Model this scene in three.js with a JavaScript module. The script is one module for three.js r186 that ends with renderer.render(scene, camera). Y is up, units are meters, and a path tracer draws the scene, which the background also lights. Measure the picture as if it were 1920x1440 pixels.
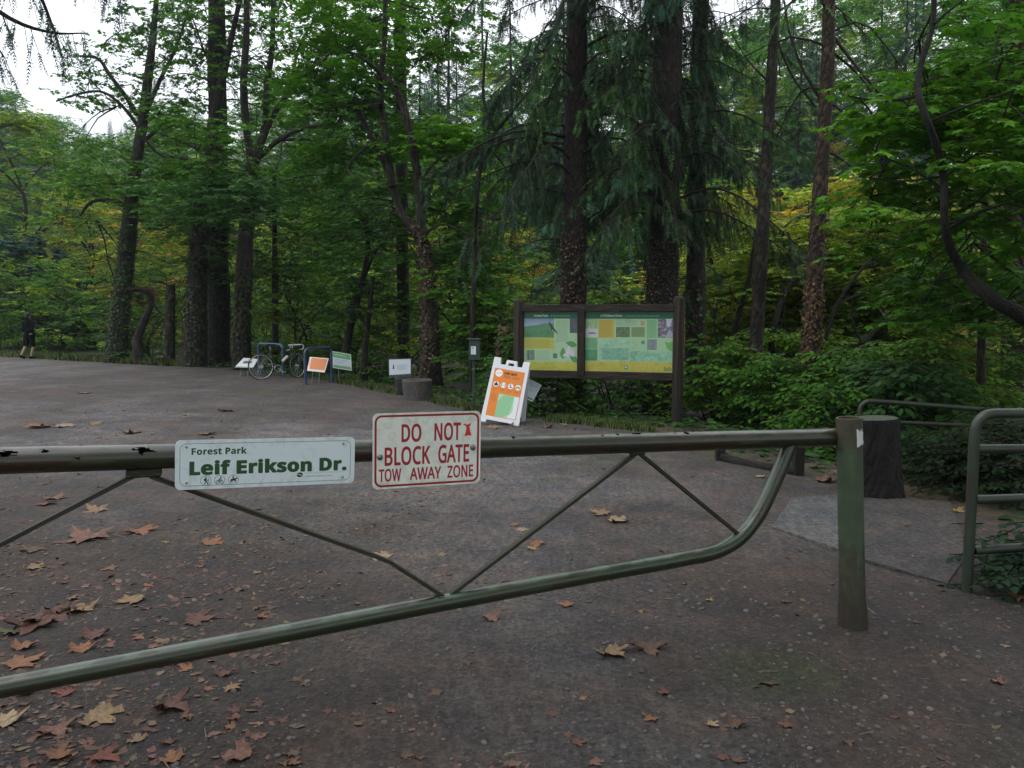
import * as THREE from 'three';
import { RoundedBoxGeometry } from 'three/addons/geometries/RoundedBoxGeometry.js';
import { MarchingCubes } from 'three/addons/objects/MarchingCubes.js';
import { mergeGeometries } from 'three/addons/utils/BufferGeometryUtils.js';

// ---------- camera, sky, sun, exposure ----------
const scene = new THREE.Scene();
const EYE = new THREE.Vector3(0, 1.65, 0), PITCH = THREE.MathUtils.degToRad(5), FOV = 52;
const camera = new THREE.PerspectiveCamera(FOV, 4 / 3, 0.05, 1500);
camera.position.copy(EYE);
camera.rotation.x = -PITCH;
const renderer = new THREE.WebGLRenderer();
renderer.toneMapping = THREE.LinearToneMapping;
renderer.toneMappingExposure = 1.35;
renderer.shadowMap.enabled = true;
const SKY = 1.35;
{
  const w = 256, h = 128, d = new Float32Array(w * h * 4);
  for (let j = 0; j < h; j++) for (let i = 0; i < w; i++) {
    const el = ((j + 0.5) / h - 0.5) * Math.PI, az = i / w * Math.PI * 2;
    const up = Math.max(0, Math.sin(el));
    const cl = 0.04 * Math.sin(az * 3 + el * 7) + 0.03 * Math.sin(az * 7 - el * 13 + 1.3);
    const L = SKY * (0.86 + 0.26 * up + cl * (1 - up));
    const k = (j * w + i) * 4;
    d[k] = L * 0.95; d[k + 1] = L * 0.985; d[k + 2] = L * 1.05; d[k + 3] = 1;
  }
  const t = new THREE.DataTexture(d, w, h, THREE.RGBAFormat, THREE.FloatType);
  t.mapping = THREE.EquirectangularReflectionMapping; t.magFilter = THREE.LinearFilter; t.needsUpdate = true;
  scene.background = t; scene.environment = t;
}
const sun = new THREE.DirectionalLight(0xfff2e0, 0.5);
sun.position.set(-14, 40, 16); sun.castShadow = true; sun.shadow.radius = 40;
Object.assign(sun.shadow.camera, { left: -60, right: 60, top: 60, bottom: -60, far: 160 });
scene.add(sun);
scene.fog = new THREE.FogExp2(0xc4d2dc, 0.0004);

// ---------- helpers ----------
function mulberry(a) { return () => { a |= 0; a = a + 0x6D2B79F5 | 0; let t = Math.imul(a ^ a >>> 15, 1 | a); t = t + Math.imul(t ^ t >>> 7, 61 | t) ^ t; return ((t ^ t >>> 14) >>> 0) / 4294967296; }; }
let rnd = mulberry(7);
const R = (a, b) => a + (b - a) * rnd(), pick = (a) => a[Math.floor(rnd() * a.length)], V = (x, y, z) => new THREE.Vector3(x, y, z);
const lerp = THREE.MathUtils.lerp, clamp = THREE.MathUtils.clamp, sstep = THREE.MathUtils.smoothstep;
const used = new Map();
function numbered(n) { const k = used.get(n) ?? 0; used.set(n, k + 1); return k ? `${n}_${String(k).padStart(3, '0')}` : n; }
function tag(o, label, category, group, kind) { o.userData = { label }; if (category) o.userData.category = category; if (group) o.userData.group = group; if (kind) o.userData.kind = kind; return o; }
function thing(name, label, category, pos, turn = 0, group) { const o = new THREE.Group(); o.name = numbered(name); scene.add(o); if (pos) o.position.copy(pos); o.rotation.y = turn; return tag(o, label, category, group); }
function part(name, geo, mat, parent, kind) {
  const m = new THREE.Mesh(Array.isArray(geo) ? (geo.length > 1 ? mergeGeometries(geo.map(plain)) : geo[0]) : geo, mat);
  m.name = parent ? name : numbered(name); m.castShadow = m.receiveShadow = true; if (kind) m.userData.kind = kind;
  (parent || scene).add(m); return m;
}
function plain(g) { const q = g.index ? g.toNonIndexed() : g; for (const k of Object.keys(q.attributes)) if (!['position', 'normal', 'uv'].includes(k)) q.deleteAttribute(k); return q; }
function struct(name, geo, mat, label, kind = 'structure') { const m = part(name, geo, mat); m.userData = { kind }; if (label) m.userData.label = label; return m; }
// sight lines of the photograph turned into metres: a point at a given distance ahead, on the level ground, or on an upright plane
const FL = 0.5 / Math.tan(THREE.MathUtils.degToRad(FOV / 2)) * 1440;
function ray(px, py) { const cx = (px - 960) / FL, cy = -(py - 720) / FL, s = Math.sin(PITCH), c = Math.cos(PITCH); return V(cx, -s + cy * c, -c - cy * s); }
function at(px, py, ahead) { const d = ray(px, py); return d.multiplyScalar(-ahead / d.z).add(EYE); }
function spot(px, py, y = 0) { const d = ray(px, py); return d.multiplyScalar((y - EYE.y) / d.y).add(EYE); }
function onPlane(px, py, p, n) { const d = ray(px, py); return d.multiplyScalar(p.clone().sub(EYE).dot(n) / d.dot(n)).add(EYE); }
// value noise
const perm = new Uint8Array(512); { const r = mulberry(99); const p = [...Array(256).keys()]; for (let i = 255; i > 0; i--) { const j = Math.floor(r() * (i + 1)); [p[i], p[j]] = [p[j], p[i]]; } for (let i = 0; i < 512; i++) perm[i] = p[i & 255]; }
function n2(x, y, per = 256) {
  const X = Math.floor(x), Y = Math.floor(y), fx = x - X, fy = y - Y, u = fx * fx * (3 - 2 * fx), v = fy * fy * (3 - 2 * fy);
  const m = (a) => ((a % per) + per) % per & 255, h = (a, b) => perm[perm[m(a)] + m(b)] / 255;
  return lerp(lerp(h(X, Y), h(X + 1, Y), u), lerp(h(X, Y + 1), h(X + 1, Y + 1), u), v);
}
function fbm(x, y, o = 4, per = 256) { let s = 0, a = 0.5, t = 0; for (let i = 0; i < o; i++) { s += a * n2(x, y, per); t += a; a *= 0.5; x *= 2; y *= 2; per *= 2; } return s / t; }
function tex(w, h, fn, srgb = true, rx = 1, ry = 1) {
  const d = new Uint8Array(w * h * 4);
  for (let j = 0; j < h; j++) for (let i = 0; i < w; i++) { const c = fn(i / w, j / h), k = (j * w + i) * 4; d[k] = clamp(c[0], 0, 255); d[k + 1] = clamp(c[1], 0, 255); d[k + 2] = clamp(c[2], 0, 255); d[k + 3] = 255; }
  const t = new THREE.DataTexture(d, w, h); t.wrapS = t.wrapT = THREE.RepeatWrapping; t.magFilter = THREE.LinearFilter; t.repeat.set(rx, ry);
  if (srgb) t.colorSpace = THREE.SRGBColorSpace; t.needsUpdate = true; return t;
}
function print(w, h, draw) { const c = document.createElement('canvas'); c.width = w; c.height = h; draw(c.getContext('2d'), w, h); const t = new THREE.CanvasTexture(c); t.colorSpace = THREE.SRGBColorSpace; return t; }
const lin = (r, g, b) => new THREE.Color().setRGB(r, g, b);
const std = (o) => new THREE.MeshStandardMaterial({ roughness: 0.8, ...o });
// ---------- materials ----------
const barkMap = tex(256, 512, (u, v) => {
  const f = fbm(u * 14 + fbm(u * 4, v * 6, 3, 4) * 2, v * 5, 4, 14), g = fbm(u * 6, v * 12, 4, 6), k = 60 + 190 * Math.pow(Math.abs(f - 0.5) * 2.2, 0.7);
  return [k * lerp(0.9, 1.1, g), k * lerp(0.88, 1.05, g), k * lerp(0.8, 0.98, g)];
});
const barkBump = tex(256, 512, (u, v) => { const f = fbm(u * 14 + fbm(u * 4, v * 6, 3, 4) * 2, v * 5, 4, 14); const k = 255 * Math.pow(Math.abs(f - 0.5) * 2, 0.6); return [k, k, k]; }, false);
const bark = (r, g, b, bump = 0.03) => std({ color: lin(r, g, b), map: barkMap, bumpMap: barkBump, bumpScale: bump, roughness: 0.95 });
const M = {
  barkDark: bark(0.055, 0.046, 0.037), barkMoss: bark(0.06, 0.068, 0.03), barkRed: bark(0.12, 0.085, 0.065), barkGrey: bark(0.1, 0.09, 0.075), barkBlack: bark(0.03, 0.026, 0.02), barkTan: bark(0.17, 0.115, 0.085), twig: bark(0.06, 0.052, 0.04, 0.005),
  leaf: new THREE.MeshPhysicalMaterial({ vertexColors: true, roughness: 0.9, transmission: 0.45, thickness: 0, clearcoat: 0.14, clearcoatRoughness: 0.3, specularIntensity: 0.1, side: THREE.DoubleSide }),
  needle: new THREE.MeshPhysicalMaterial({ vertexColors: true, roughness: 0.85, specularIntensity: 0.2, side: THREE.DoubleSide }),
  ivy: new THREE.MeshPhysicalMaterial({ vertexColors: true, roughness: 0.7, specularIntensity: 0.4, side: THREE.DoubleSide }),
};
// ---------- foliage kit ----------
function faceOut(P, N, I) {   // turns each face to the side that its normals point to
  for (let t = 0; t < I.length; t += 3) {
    const a = I[t] * 3, b = I[t + 1] * 3, c = I[t + 2] * 3, ux = P[b] - P[a], uy = P[b + 1] - P[a + 1], uz = P[b + 2] - P[a + 2], vx = P[c] - P[a], vy = P[c + 1] - P[a + 1], vz = P[c + 2] - P[a + 2];
    if ((uy * vz - uz * vy) * (N[a] + N[b] + N[c]) + (uz * vx - ux * vz) * (N[a + 1] + N[b + 1] + N[c + 1]) + (ux * vy - uy * vx) * (N[a + 2] + N[b + 2] + N[c + 2]) < 0) { const k = I[t + 1]; I[t + 1] = I[t + 2]; I[t + 2] = k; }
  }
}
class Cloud {   // gathers leaves, each of its own few faces, into one geometry
  constructor() { this.p = []; this.n = []; this.c = []; this.i = []; }
  v(x, y, z, n, c) { this.p.push(x, y, z); this.n.push(n.x, n.y, n.z); this.c.push(c[0], c[1], c[2]); return this.p.length / 3 - 1; }
  // a lobed leaf: base point o, axis a, normal n
  leaf(o, a, n, s, c, shape) {
    const b = tv1.crossVectors(n, a).normalize(), pts = shape, base = this.p.length / 3;
    for (const [x, y, z] of pts) this.v(o.x + (a.x * x + b.x * y + n.x * z) * s, o.y + (a.y * x + b.y * y + n.y * z) * s, o.z + (a.z * x + b.z * y + n.z * z) * s, n, c);
    for (let k = 1; k < pts.length; k++) this.i.push(base, base + k, base + (k % (pts.length - 1)) + 1);
  }
  bar(a, b, r, c) {   // a thin three-sided twig
    const d = tv2.subVectors(b, a).normalize(), s = tv3.set(-d.z, 0.01, d.x).normalize(), t = tv4.crossVectors(d, s), base = this.p.length / 3;
    for (const q of [a, b]) for (let k = 0; k < 3; k++) { const w = k * 2.094, rr = q === a ? r : r * 0.5; tv5.set(s.x * Math.cos(w) + t.x * Math.sin(w), s.y * Math.cos(w) + t.y * Math.sin(w), s.z * Math.cos(w) + t.z * Math.sin(w)); this.v(q.x + tv5.x * rr, q.y + tv5.y * rr, q.z + tv5.z * rr, tv5, c); }
    for (let k = 0; k < 3; k++) { const k2 = (k + 1) % 3; this.i.push(base + k, base + 3 + k, base + k2, base + k2, base + 3 + k, base + 3 + k2); }
  }
  geo() {
    faceOut(this.p, this.n, this.i);
    const g = new THREE.BufferGeometry();
    g.setAttribute('position', new THREE.Float32BufferAttribute(this.p, 3)); g.setAttribute('normal', new THREE.Float32BufferAttribute(this.n, 3)); g.setAttribute('color', new THREE.Float32BufferAttribute(this.c, 3)); g.setIndex(this.i); return g;
  }
}
const tv1 = V(), tv2 = V(), tv3 = V(), tv4 = V(), tv5 = V();
// outlines: first point is the middle of the fan
const MAPLE = [[0.42, 0, -0.05], [0, 0, 0], [0.12, 0.42, -0.02], [0.34, 0.3, 0.02], [0.72, 0.62, -0.06], [0.66, 0.22, 0.02], [1.08, 0, -0.1], [0.66, -0.22, 0.02], [0.72, -0.62, -0.06], [0.34, -0.3, 0.02], [0.12, -0.42, -0.02]];
const MAPLE_FAR = [[0.4, 0, -0.05], [0, 0, 0], [0.62, 0.6, -0.05], [0.6, 0.2, 0], [1.05, 0, -0.08], [0.6, -0.2, 0], [0.62, -0.6, -0.05]];
const OVAL = [[0.5, 0, -0.06], [0, 0, 0], [0.35, 0.26, 0.02], [0.7, 0.2, 0], [1, 0, -0.08], [0.7, -0.2, 0], [0.35, -0.26, 0.02]];
const IVY = [[0.4, 0, 0], [0, 0, 0], [0.25, 0.5, 0], [0.95, 0, -0.1], [0.25, -0.5, 0]];
const vary = (c, k) => { const m = 1 + R(-k, k), h = R(-k, k) * 0.4; return [c[0] * m * (1 + h), c[1] * m, c[2] * m * (1 - h)]; };
const randDir = () => { const z = R(-1, 1), a = R(0, 6.283), s = Math.sqrt(1 - z * z); return V(s * Math.cos(a), z, s * Math.sin(a)); };
// a level spray of leaves on a twig, starting at o and growing along (yaw, droop)
function spray(cl, o, yaw, droop, len, n, size, color, shape, tilt = 0.4) {
  const d = V(Math.cos(yaw), -droop, Math.sin(yaw)).normalize(), side = V(-d.z, 0, d.x).normalize(), end = o.clone().addScaledVector(d, len);
  cl.bar(o, end, 0.006, [0.05, 0.045, 0.03]);
  for (let k = 0; k < n; k++) {
    const t = (k + R(0.2, 0.9)) / n, s = k % 2 ? 1 : -1, q = o.clone().addScaledVector(d, len * t);
    const a = d.clone().multiplyScalar(k === n - 1 ? 1 : 0.55).addScaledVector(side, s * (k === n - 1 ? 0 : R(0.6, 1))).add(V(0, R(-0.45, 0.05), 0)).normalize();
    q.addScaledVector(a, size * R(0.05, 0.4));
    const nn = V(R(-tilt, tilt), 1, R(-tilt, tilt)); nn.addScaledVector(a, -nn.dot(a)).normalize();
    cl.leaf(q, a, nn, size * R(0.65, 1.15), vary(color, 0.25), shape);
  }
}
// a needled frond: a narrow comb of slivers, starting at o along d
function frond(cl, o, d, len, w, color, n = 7) {
  const s = tv1.crossVectors(d, Math.abs(d.y) > 0.9 ? V(1, 0, 0) : V(0, 1, 0)).normalize().clone(); s.applyAxisAngle(d, R(-0.7, 0.7)); const nn = V().crossVectors(s, d).normalize();
  for (let k = 0; k < n; k++) {
    const t = (k + 0.3) / n, q = o.clone().addScaledVector(d, len * t), ww = w * (1 - 0.65 * t);
    for (const e of [-1, 1]) {
      const tip = q.clone().addScaledVector(s, e * ww * R(0.7, 1.1)).addScaledVector(d, len * R(0.1, 0.28)).addScaledVector(nn, R(-0.3, 0.1) * ww), c = vary(color, 0.22);
      const b = cl.v(q.x, q.y, q.z, nn, c); cl.v(q.x + d.x * len * 0.09, q.y + d.y * len * 0.09, q.z + d.z * len * 0.09, nn, c); cl.v(tip.x, tip.y, tip.z, nn, c);
      cl.i.push(b, b + 1, b + 2);
    }
  }
}
// a tapered, slightly lumpy limb along points; uv in metres
function limb(pts, r0, r1, o = {}) {
  const { radial = 8, lump = 0.1, step = 0.3, flare = 0, power = 1, seed = 0, radii = null } = o;
  const curve = new THREE.CatmullRomCurve3(pts, false, 'centripetal'), L = curve.getLength(), n = Math.max(3, Math.min(60, Math.ceil(L / step)));
  const P = [], N = [], U = [], I = [], ref = V(), nrm = V(), bin = V();
  for (let i = 0; i <= n; i++) {
    const t = i / n, q = curve.getPoint(t), d = curve.getTangent(t);
    ref.set(0.31, 0.1, 0.94); if (Math.abs(d.dot(ref)) > 0.9) ref.set(1, 0, 0);
    nrm.crossVectors(d, ref).normalize(); bin.crossVectors(d, nrm);
    const r = (radii ? lerp(radii[Math.floor(t * (radii.length - 1))], radii[Math.min(radii.length - 1, Math.floor(t * (radii.length - 1)) + 1)], t * (radii.length - 1) % 1) : lerp(r0, r1, Math.pow(t, power))) * (1 + flare * Math.exp(-t * L / (r0 * 2.2)));
    for (let k = 0; k <= radial; k++) {
      const a = (k % radial) / radial * Math.PI * 2, m = 1 + lump * 2 * (fbm(3 + Math.cos(a) * 1.3 + seed, 3 + Math.sin(a) * 1.3 + t * L * 0.8, 2) - 0.5), c = Math.cos(a), s = Math.sin(a), x = nrm.x * c + bin.x * s, y = nrm.y * c + bin.y * s, z = nrm.z * c + bin.z * s;
      P.push(q.x + x * r * m, q.y + y * r * m, q.z + z * r * m); N.push(x, y, z); U.push(k / radial * Math.max(1, Math.round(r0 * 6.28)), t * L);
    }
  }
  for (let i = 0; i < n; i++) for (let k = 0; k < radial; k++) { const a = i * (radial + 1) + k, b = a + radial + 1; I.push(a, b, a + 1, b, b + 1, a + 1); }
  faceOut(P, N, I);
  const g = new THREE.BufferGeometry();
  g.setAttribute('position', new THREE.Float32BufferAttribute(P, 3)); g.setAttribute('normal', new THREE.Float32BufferAttribute(N, 3)); g.setAttribute('uv', new THREE.Float32BufferAttribute(U, 2)); g.setIndex(I); g.userData = { curve, L };
  return g;
}
function bend(a, b, sag, wob = 0.1) { const d = b.clone().sub(a), L = d.length(), m = (t) => a.clone().addScaledVector(d, t).add(V(R(-wob, wob) * L, sag * L * 4 * t * (1 - t), R(-wob, wob) * L)); return [a, m(0.35), m(0.7), b]; }
// ---------- ground ----------
const EDGE = [[-60, -41], [-34, -38], [-20.6, -31.9], [-14.5, -28.5], [-9.2, -24.6], [-5.5, -20.6], [-3.2, -18.2], [-1.3, -14.6], [0.3, -12.6], [1.9, -11.5], [2.5, -9.4], [3.1, -8.3], [3.8, -7.1], [3.9, -5.8], [3.55, -4.7], [3.8, -3], [4.6, 0], [7, 14], [-26, 14], [-24, -4], [-30, -20], [-60, -30]];
function edgeDist(x, z) {   // metres outside the trodden clearing (negative inside)
  let best = 1e9, inside = false, bi = 0;
  for (let i = 0, j = EDGE.length - 1; i < EDGE.length; j = i++) {
    const [ax, az] = EDGE[j], [bx, bz] = EDGE[i], dx = bx - ax, dz = bz - az, t = clamp(((x - ax) * dx + (z - az) * dz) / (dx * dx + dz * dz), 0, 1), e = Math.hypot(x - ax - dx * t, z - az - dz * t);
    if (e < best) { best = e; bi = i; }
    if ((az > z) !== (bz > z) && x < (bx - ax) * (z - az) / (bz - az) + ax) inside = !inside;
  }
  return inside ? -best : best;
}
function landAt(x, z) {
  const s = edgeDist(x, z), o = Math.max(0, s - 0.9);
  let h = -0.36 * Math.min(o, 15) ;
  if (o > 15) h = -5.4; if (o > 21) h += (Math.min(o, 95) - 21) * 0.34;
  if (o > 13 && o < 21) h += 0.2 * Math.sin((o - 13) / 8 * Math.PI);
  const side = sstep(x, -26, -13), back = sstep(-z, -6, 4);
  h = lerp(Math.max(h, o > 21 ? h : -0.06 * o) * 1, h, side) * back;
  return h + (fbm(x * 0.35 + 40, z * 0.35 + 40, 3) - 0.5) * 0.5 * sstep(s, 0.3, 4) + (fbm(x * 1.7 + 9, z * 1.7 + 9, 3) - 0.5) * 0.05;
}
const gritMap = tex(1024, 1024, (u, v) => {
  const a = fbm(u * 96, v * 96, 3, 96), b = n2(u * 220, v * 220, 220), c = fbm(u * 9, v * 9, 4, 9), d = n2(u * 60 + 7, v * 60 + 3, 60);
  let k = 188 + (a - 0.5) * 120 + (b - 0.5) * 70 + (c - 0.5) * 70, w = (c - 0.5) * 30;
  if (d > 0.9) { k += 18; w -= 6; } if (d < 0.1) { k -= 34; w += 10; }
  return [k + w, k, k - w];
});
const gritBump = tex(1024, 1024, (u, v) => { const a = fbm(u * 96, v * 96, 3, 96), d = n2(u * 60 + 7, v * 60 + 3, 60), b = n2(u * 220, v * 220, 220); const k = 255 * clamp(a * 0.55 + b * 0.25 + (d > 0.82 ? 0.25 : 0) - 0.05, 0, 1); return [k, k, k]; }, false);
function axis(neg, pos, s0, gr) { const o = [0]; for (let x = 0; x < pos;) { x += s0 + gr * x; o.push(x); } for (let x = 0; x > -neg;) { x -= s0 - gr * x; o.unshift(x); } return o; }
function sheet(xs, zs, fh, fc) {
  const P = [], U = [], C = [], I = [], nx = xs.length, c = new THREE.Color();
  for (const z of zs) for (const x of xs) { P.push(x, fh(x, z), z); U.push(x / 2.3, z / 2.3); fc(x, z, c); C.push(c.r, c.g, c.b); }
  for (let j = 0; j < zs.length - 1; j++) for (let i = 0; i < nx - 1; i++) { const a = j * nx + i; I.push(a, a + nx, a + 1, a + 1, a + nx, a + nx + 1); }
  const g = new THREE.BufferGeometry(); g.setAttribute('position', new THREE.Float32BufferAttribute(P, 3)); g.setAttribute('uv', new THREE.Float32BufferAttribute(U, 2)); g.setAttribute('color', new THREE.Float32BufferAttribute(C, 3)); g.setIndex(I); g.computeVertexNormals(); return g;
}
const dirtMat = std({ vertexColors: true, map: gritMap, bumpMap: gritBump, bumpScale: 0.01, roughness: 0.93 });
const wob = (x, z) => (fbm(x * 0.9 + 20, z * 0.9 + 20, 4) - 0.5) * 1.1;
function roadY(x, z) { const s = edgeDist(x, z) + wob(x, z); return (fbm(x * 0.5 + 60, z * 0.5 + 60, 3) - 0.5) * 0.05 + (fbm(x * 4 + 5, z * 4 + 5, 3) - 0.5) * 0.02 - sstep(s, -0.25, 0.8) * 0.16 + 0.008; }
function roadColor(x, z, c) {   // worn grey tracks, brown earth, crumbled leaf dust, canopy shade painted in nearby
  const big = fbm(x * 0.45 + 3, z * 0.3 + 8, 4), mid = fbm(x * 1.5 + 13, z * 1.1 + 2, 5), mid2 = fbm(x * 2.6 + 41, z * 2.2 + 17, 4), fine = fbm(x * 7 + 1, z * 7 + 4, 3), s = edgeDist(x, z);
  const track = Math.exp(-(((x - 0.1) / 0.9) ** 2)) * 0.3 + Math.exp(-(((x + 0.6 - z * 0.12) / 1.4) ** 2)) * 0.2;
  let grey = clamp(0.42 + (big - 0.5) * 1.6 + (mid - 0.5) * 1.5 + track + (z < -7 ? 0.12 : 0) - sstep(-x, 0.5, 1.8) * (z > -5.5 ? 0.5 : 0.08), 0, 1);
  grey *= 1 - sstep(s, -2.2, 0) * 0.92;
  c.setRGB(lerp(0.084, 0.158, grey), lerp(0.065, 0.147, grey), lerp(0.058, 0.146, grey));
  c.lerp(new THREE.Color().setRGB(0.086, 0.058, 0.046), sstep(mid2, 0.54, 0.7) * 0.5 * (1 - grey * 0.5));
  c.lerp(new THREE.Color().setRGB(0.06, 0.052, 0.05), sstep(fbm(x * 1.1 + 71, z * 1.3 + 55, 4), 0.55, 0.72) * 0.5);
  const moss = sstep(fbm(x * 0.9 + 33, z * 0.9 + 21, 3), 0.6, 0.75) * 0.35 * (s > -3.5 ? 1 : 0.3) + 1.3 * Math.exp(-(((x - 1.22) / 0.26) ** 2 + ((z + 3.52) / 0.2) ** 2)); c.lerp(new THREE.Color().setRGB(0.06, 0.082, 0.022), clamp(moss, 0, 0.85));
  c.multiplyScalar(lerp(0.56, 1.28, sstep(-z, 3.5, 10.5)) * lerp(0.82, 1.18, fine)); c.r *= lerp(1.1, 1, sstep(-z, 3, 10)); c.b *= lerp(0.93, 1, sstep(-z, 3, 10));  // darker towards the camera: canopy shade put into the ground colour
}
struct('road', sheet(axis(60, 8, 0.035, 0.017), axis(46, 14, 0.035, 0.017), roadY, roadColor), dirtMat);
struct('forest_floor', sheet(axis(420, 420, 0.22, 0.035), axis(420, 420, 0.22, 0.035), (x, z) => landAt(x, z) - (edgeDist(x, z) + wob(x, z) < -0.35 ? 0.14 : 0.02), (x, z, c) => {
  const m = fbm(x * 0.8 + 3, z * 0.8 + 8, 4), f = fbm(x * 5, z * 5, 3); c.setRGB(lerp(0.1, 0.06, m), lerp(0.068, 0.062, m), lerp(0.045, 0.032, m)); c.multiplyScalar(lerp(0.8, 1.4, f)); if (Math.hypot(x, z) > 90) c.setRGB(0.05, 0.075, 0.04);
}), dirtMat);
{ // a high ridge far off behind the left-hand trees
  const g = sheet([...Array(60).keys()].map((i) => -900 + i * 26), [...Array(26).keys()].map((j) => -980 + j * 22), (x, z) => -4 + 165 * sstep(-z, 430, 720) * lerp(0.72, 1, fbm(x * 0.006 + 3, z * 0.006 + 9, 3)) * sstep(-x, -420, 60), (x, z, c) => c.setRGB(0.04, 0.075, 0.03));
  struct('hills', g, std({ vertexColors: true, roughness: 1 }));
}
function ridgeY(x, z) { return -4 + 165 * sstep(-z, 430, 720) * lerp(0.72, 1, fbm(x * 0.006 + 3, z * 0.006 + 9, 3)) * sstep(-x, -420, 60); }
function baseY(x, z) { return edgeDist(x, z) < 0 ? 0 : landAt(x, z); }
// the grey paved strip by the gate post
{
  const slab = (px, y, mat) => {
    const sh = new THREE.Shape(px.map(([x, q]) => spot(x, q)).map((p) => new THREE.Vector2(p.x, -p.z))), g = new THREE.ExtrudeGeometry(sh, { depth: 0.05, bevelEnabled: true, bevelSize: 0.008, bevelThickness: 0.008, bevelSegments: 2 }); g.rotateX(-Math.PI / 2); g.translate(0, y, 0);
    const uv = g.attributes.uv; for (let i = 0; i < uv.count; i++) uv.setXY(i, uv.getX(i) / 2.3, uv.getY(i) / 2.3); struct('pavement', g, mat);
  };
  slab([[1450, 994], [1486, 938], [1606, 930], [1609, 1047]], -0.03, std({ color: lin(0.135, 0.131, 0.131), map: gritMap, bumpMap: gritBump, bumpScale: 0.003, roughness: 0.9 }));
  slab([[1560, 930], [1780, 945], [1815, 1040], [1775, 1098], [1600, 1047.5]], -0.037, std({ color: lin(0.088, 0.076, 0.071), map: gritMap, bumpMap: gritBump, bumpScale: 0.008, roughness: 0.95 }));
}
// loose gravel, crumbs of leaf and twigs pressed into the road
{
  const bits = (name, n, geo, mat, size, colors, flat, zone) => {
    const m = new THREE.InstancedMesh(geo, mat, n); m.name = name; m.userData = { kind: 'stuff', label: zone }; const q = new THREE.Object3D(), c = new THREE.Color();
    for (let i = 0; i < n; i++) {
      let x, z; do { const t = Math.pow(rnd(), 1.7); z = -1.55 - 13 * t; x = R(-1, 1) * -z * 0.72; } while (edgeDist(x, z) > -0.15 || (name === 'leaf_crumbs' && rnd() > (0.12 + 0.88 * sstep(-x, -0.6, 1.0)) * sstep(fbm(x * 1.3 + 31, z * 1.3 + 12, 4), 0.36, 0.62)) || (name === 'gravel' && rnd() > 0.3 + fbm(x * 1.1 + 5, z * 1.1 + 2, 3) * 0.9 * sstep(x, -2, 1)));
      const s = size * (0.4 + Math.pow(rnd(), 7) * (name === 'gravel' ? 1.7 : 2.4));
      q.position.set(x, roadY(x, z) + s * (flat > 0.9 ? 0.04 : 0.03), z); q.rotation.set(R(-0.25, 0.25) * (flat ? 1 : 9), R(0, 6.28), R(-0.25, 0.25)); q.scale.set(s * R(0.7, 1.4), s * lerp(0.7, 0.5, flat), s * R(0.7, 1.2)); q.updateMatrix(); m.setMatrixAt(i, q.matrix);
      const k = pick(colors), f = R(0.7, 1.25); m.setColorAt(i, c.setRGB(k[0] * f, k[1] * f, k[2] * f));
    }
    m.castShadow = m.receiveShadow = true; scene.add(m);
  };
  const stone = new THREE.IcosahedronGeometry(0.5, 1); { const p = stone.attributes.position; for (let i = 0; i < p.count; i++) { const k = 0.8 + 0.4 * n2(p.getX(i) * 3 + 9, p.getY(i) * 3 + p.getZ(i) * 2 + 9); p.setXYZ(i, p.getX(i) * k, p.getY(i) * k, p.getZ(i) * k); } stone.computeVertexNormals(); }
  bits('gravel', 16000, stone, std({ roughness: 0.85 }), 0.013, [[0.092, 0.088, 0.09], [0.075, 0.072, 0.075], [0.07, 0.062, 0.06], [0.1, 0.085, 0.075], [0.085, 0.09, 0.09], [0.07, 0.065, 0.065]], 0.5, 'loose grey gravel pressed into the road');
  const cr = new Cloud(); cr.leaf(V(-0.5, 0, 0), V(1, 0, 0), V(0, 1, 0), 1, [1, 1, 1], [[0.5, 0, 0.12], [0, 0, 0], [0.3, 0.3, 0.1], [0.8, 0.25, 0], [1, -0.05, 0.15], [0.55, -0.35, 0]]);
  bits('leaf_crumbs', 20000, cr.geo(), std({ roughness: 0.9, side: THREE.DoubleSide }), 0.02, [[0.12, 0.06, 0.042], [0.1, 0.055, 0.04], [0.13, 0.08, 0.05], [0.12, 0.085, 0.055], [0.08, 0.055, 0.042], [0.11, 0.05, 0.042]], 1, 'small crumbs of brown leaf strewn over the road');
  const stick = new THREE.CylinderGeometry(0.03, 0.02, 1, 5); stick.rotateZ(Math.PI / 2);
  bits('needles', 500, stick, std({ roughness: 0.9 }), 0.05, [[0.14, 0.1, 0.07], [0.1, 0.07, 0.05], [0.16, 0.14, 0.09]], 1, 'thin dry twigs and needles strewn over the road');
}
// ---------- trees and shrubs ----------
const GREEN = [0.062, 0.175, 0.012], DEEP = [0.05, 0.14, 0.016], BRIGHT = [0.11, 0.3, 0.012], LIME = [0.26, 0.36, 0.028], GOLD = [0.46, 0.34, 0.035], BLUE = [0.04, 0.095, 0.06], SPRUCE = [0.038, 0.088, 0.047], BROWN = [0.082, 0.046, 0.028], TAN = [0.16, 0.105, 0.062], OCHRE = [0.15, 0.085, 0.035];
const mix = (a, b, t) => a.map((v, i) => lerp(v, b[i], t));
const DARKIVY = [0.035, 0.028, 0.018], IVYGREEN = [0.024, 0.056, 0.014];
function clump(cl, c, r, n, leaves, size, color, shape, from, flat = 0.32) {
  const tint = vary(color, 0.22);
  for (let k = 0; k < n; k++) {
    const e = randDir().multiplyScalar(r * Math.cbrt(rnd())); e.y *= flat;
    const yaw = from && rnd() < 0.7 ? Math.atan2(c.z + e.z - from.z, c.x + e.x - from.x) + R(-0.9, 0.9) : R(0, 6.283);
    spray(cl, c.clone().add(e), yaw, R(0, 0.4), R(0.3, 0.7) * Math.min(1.3, r), leaves, size, tint, shape);
  }
}
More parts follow.
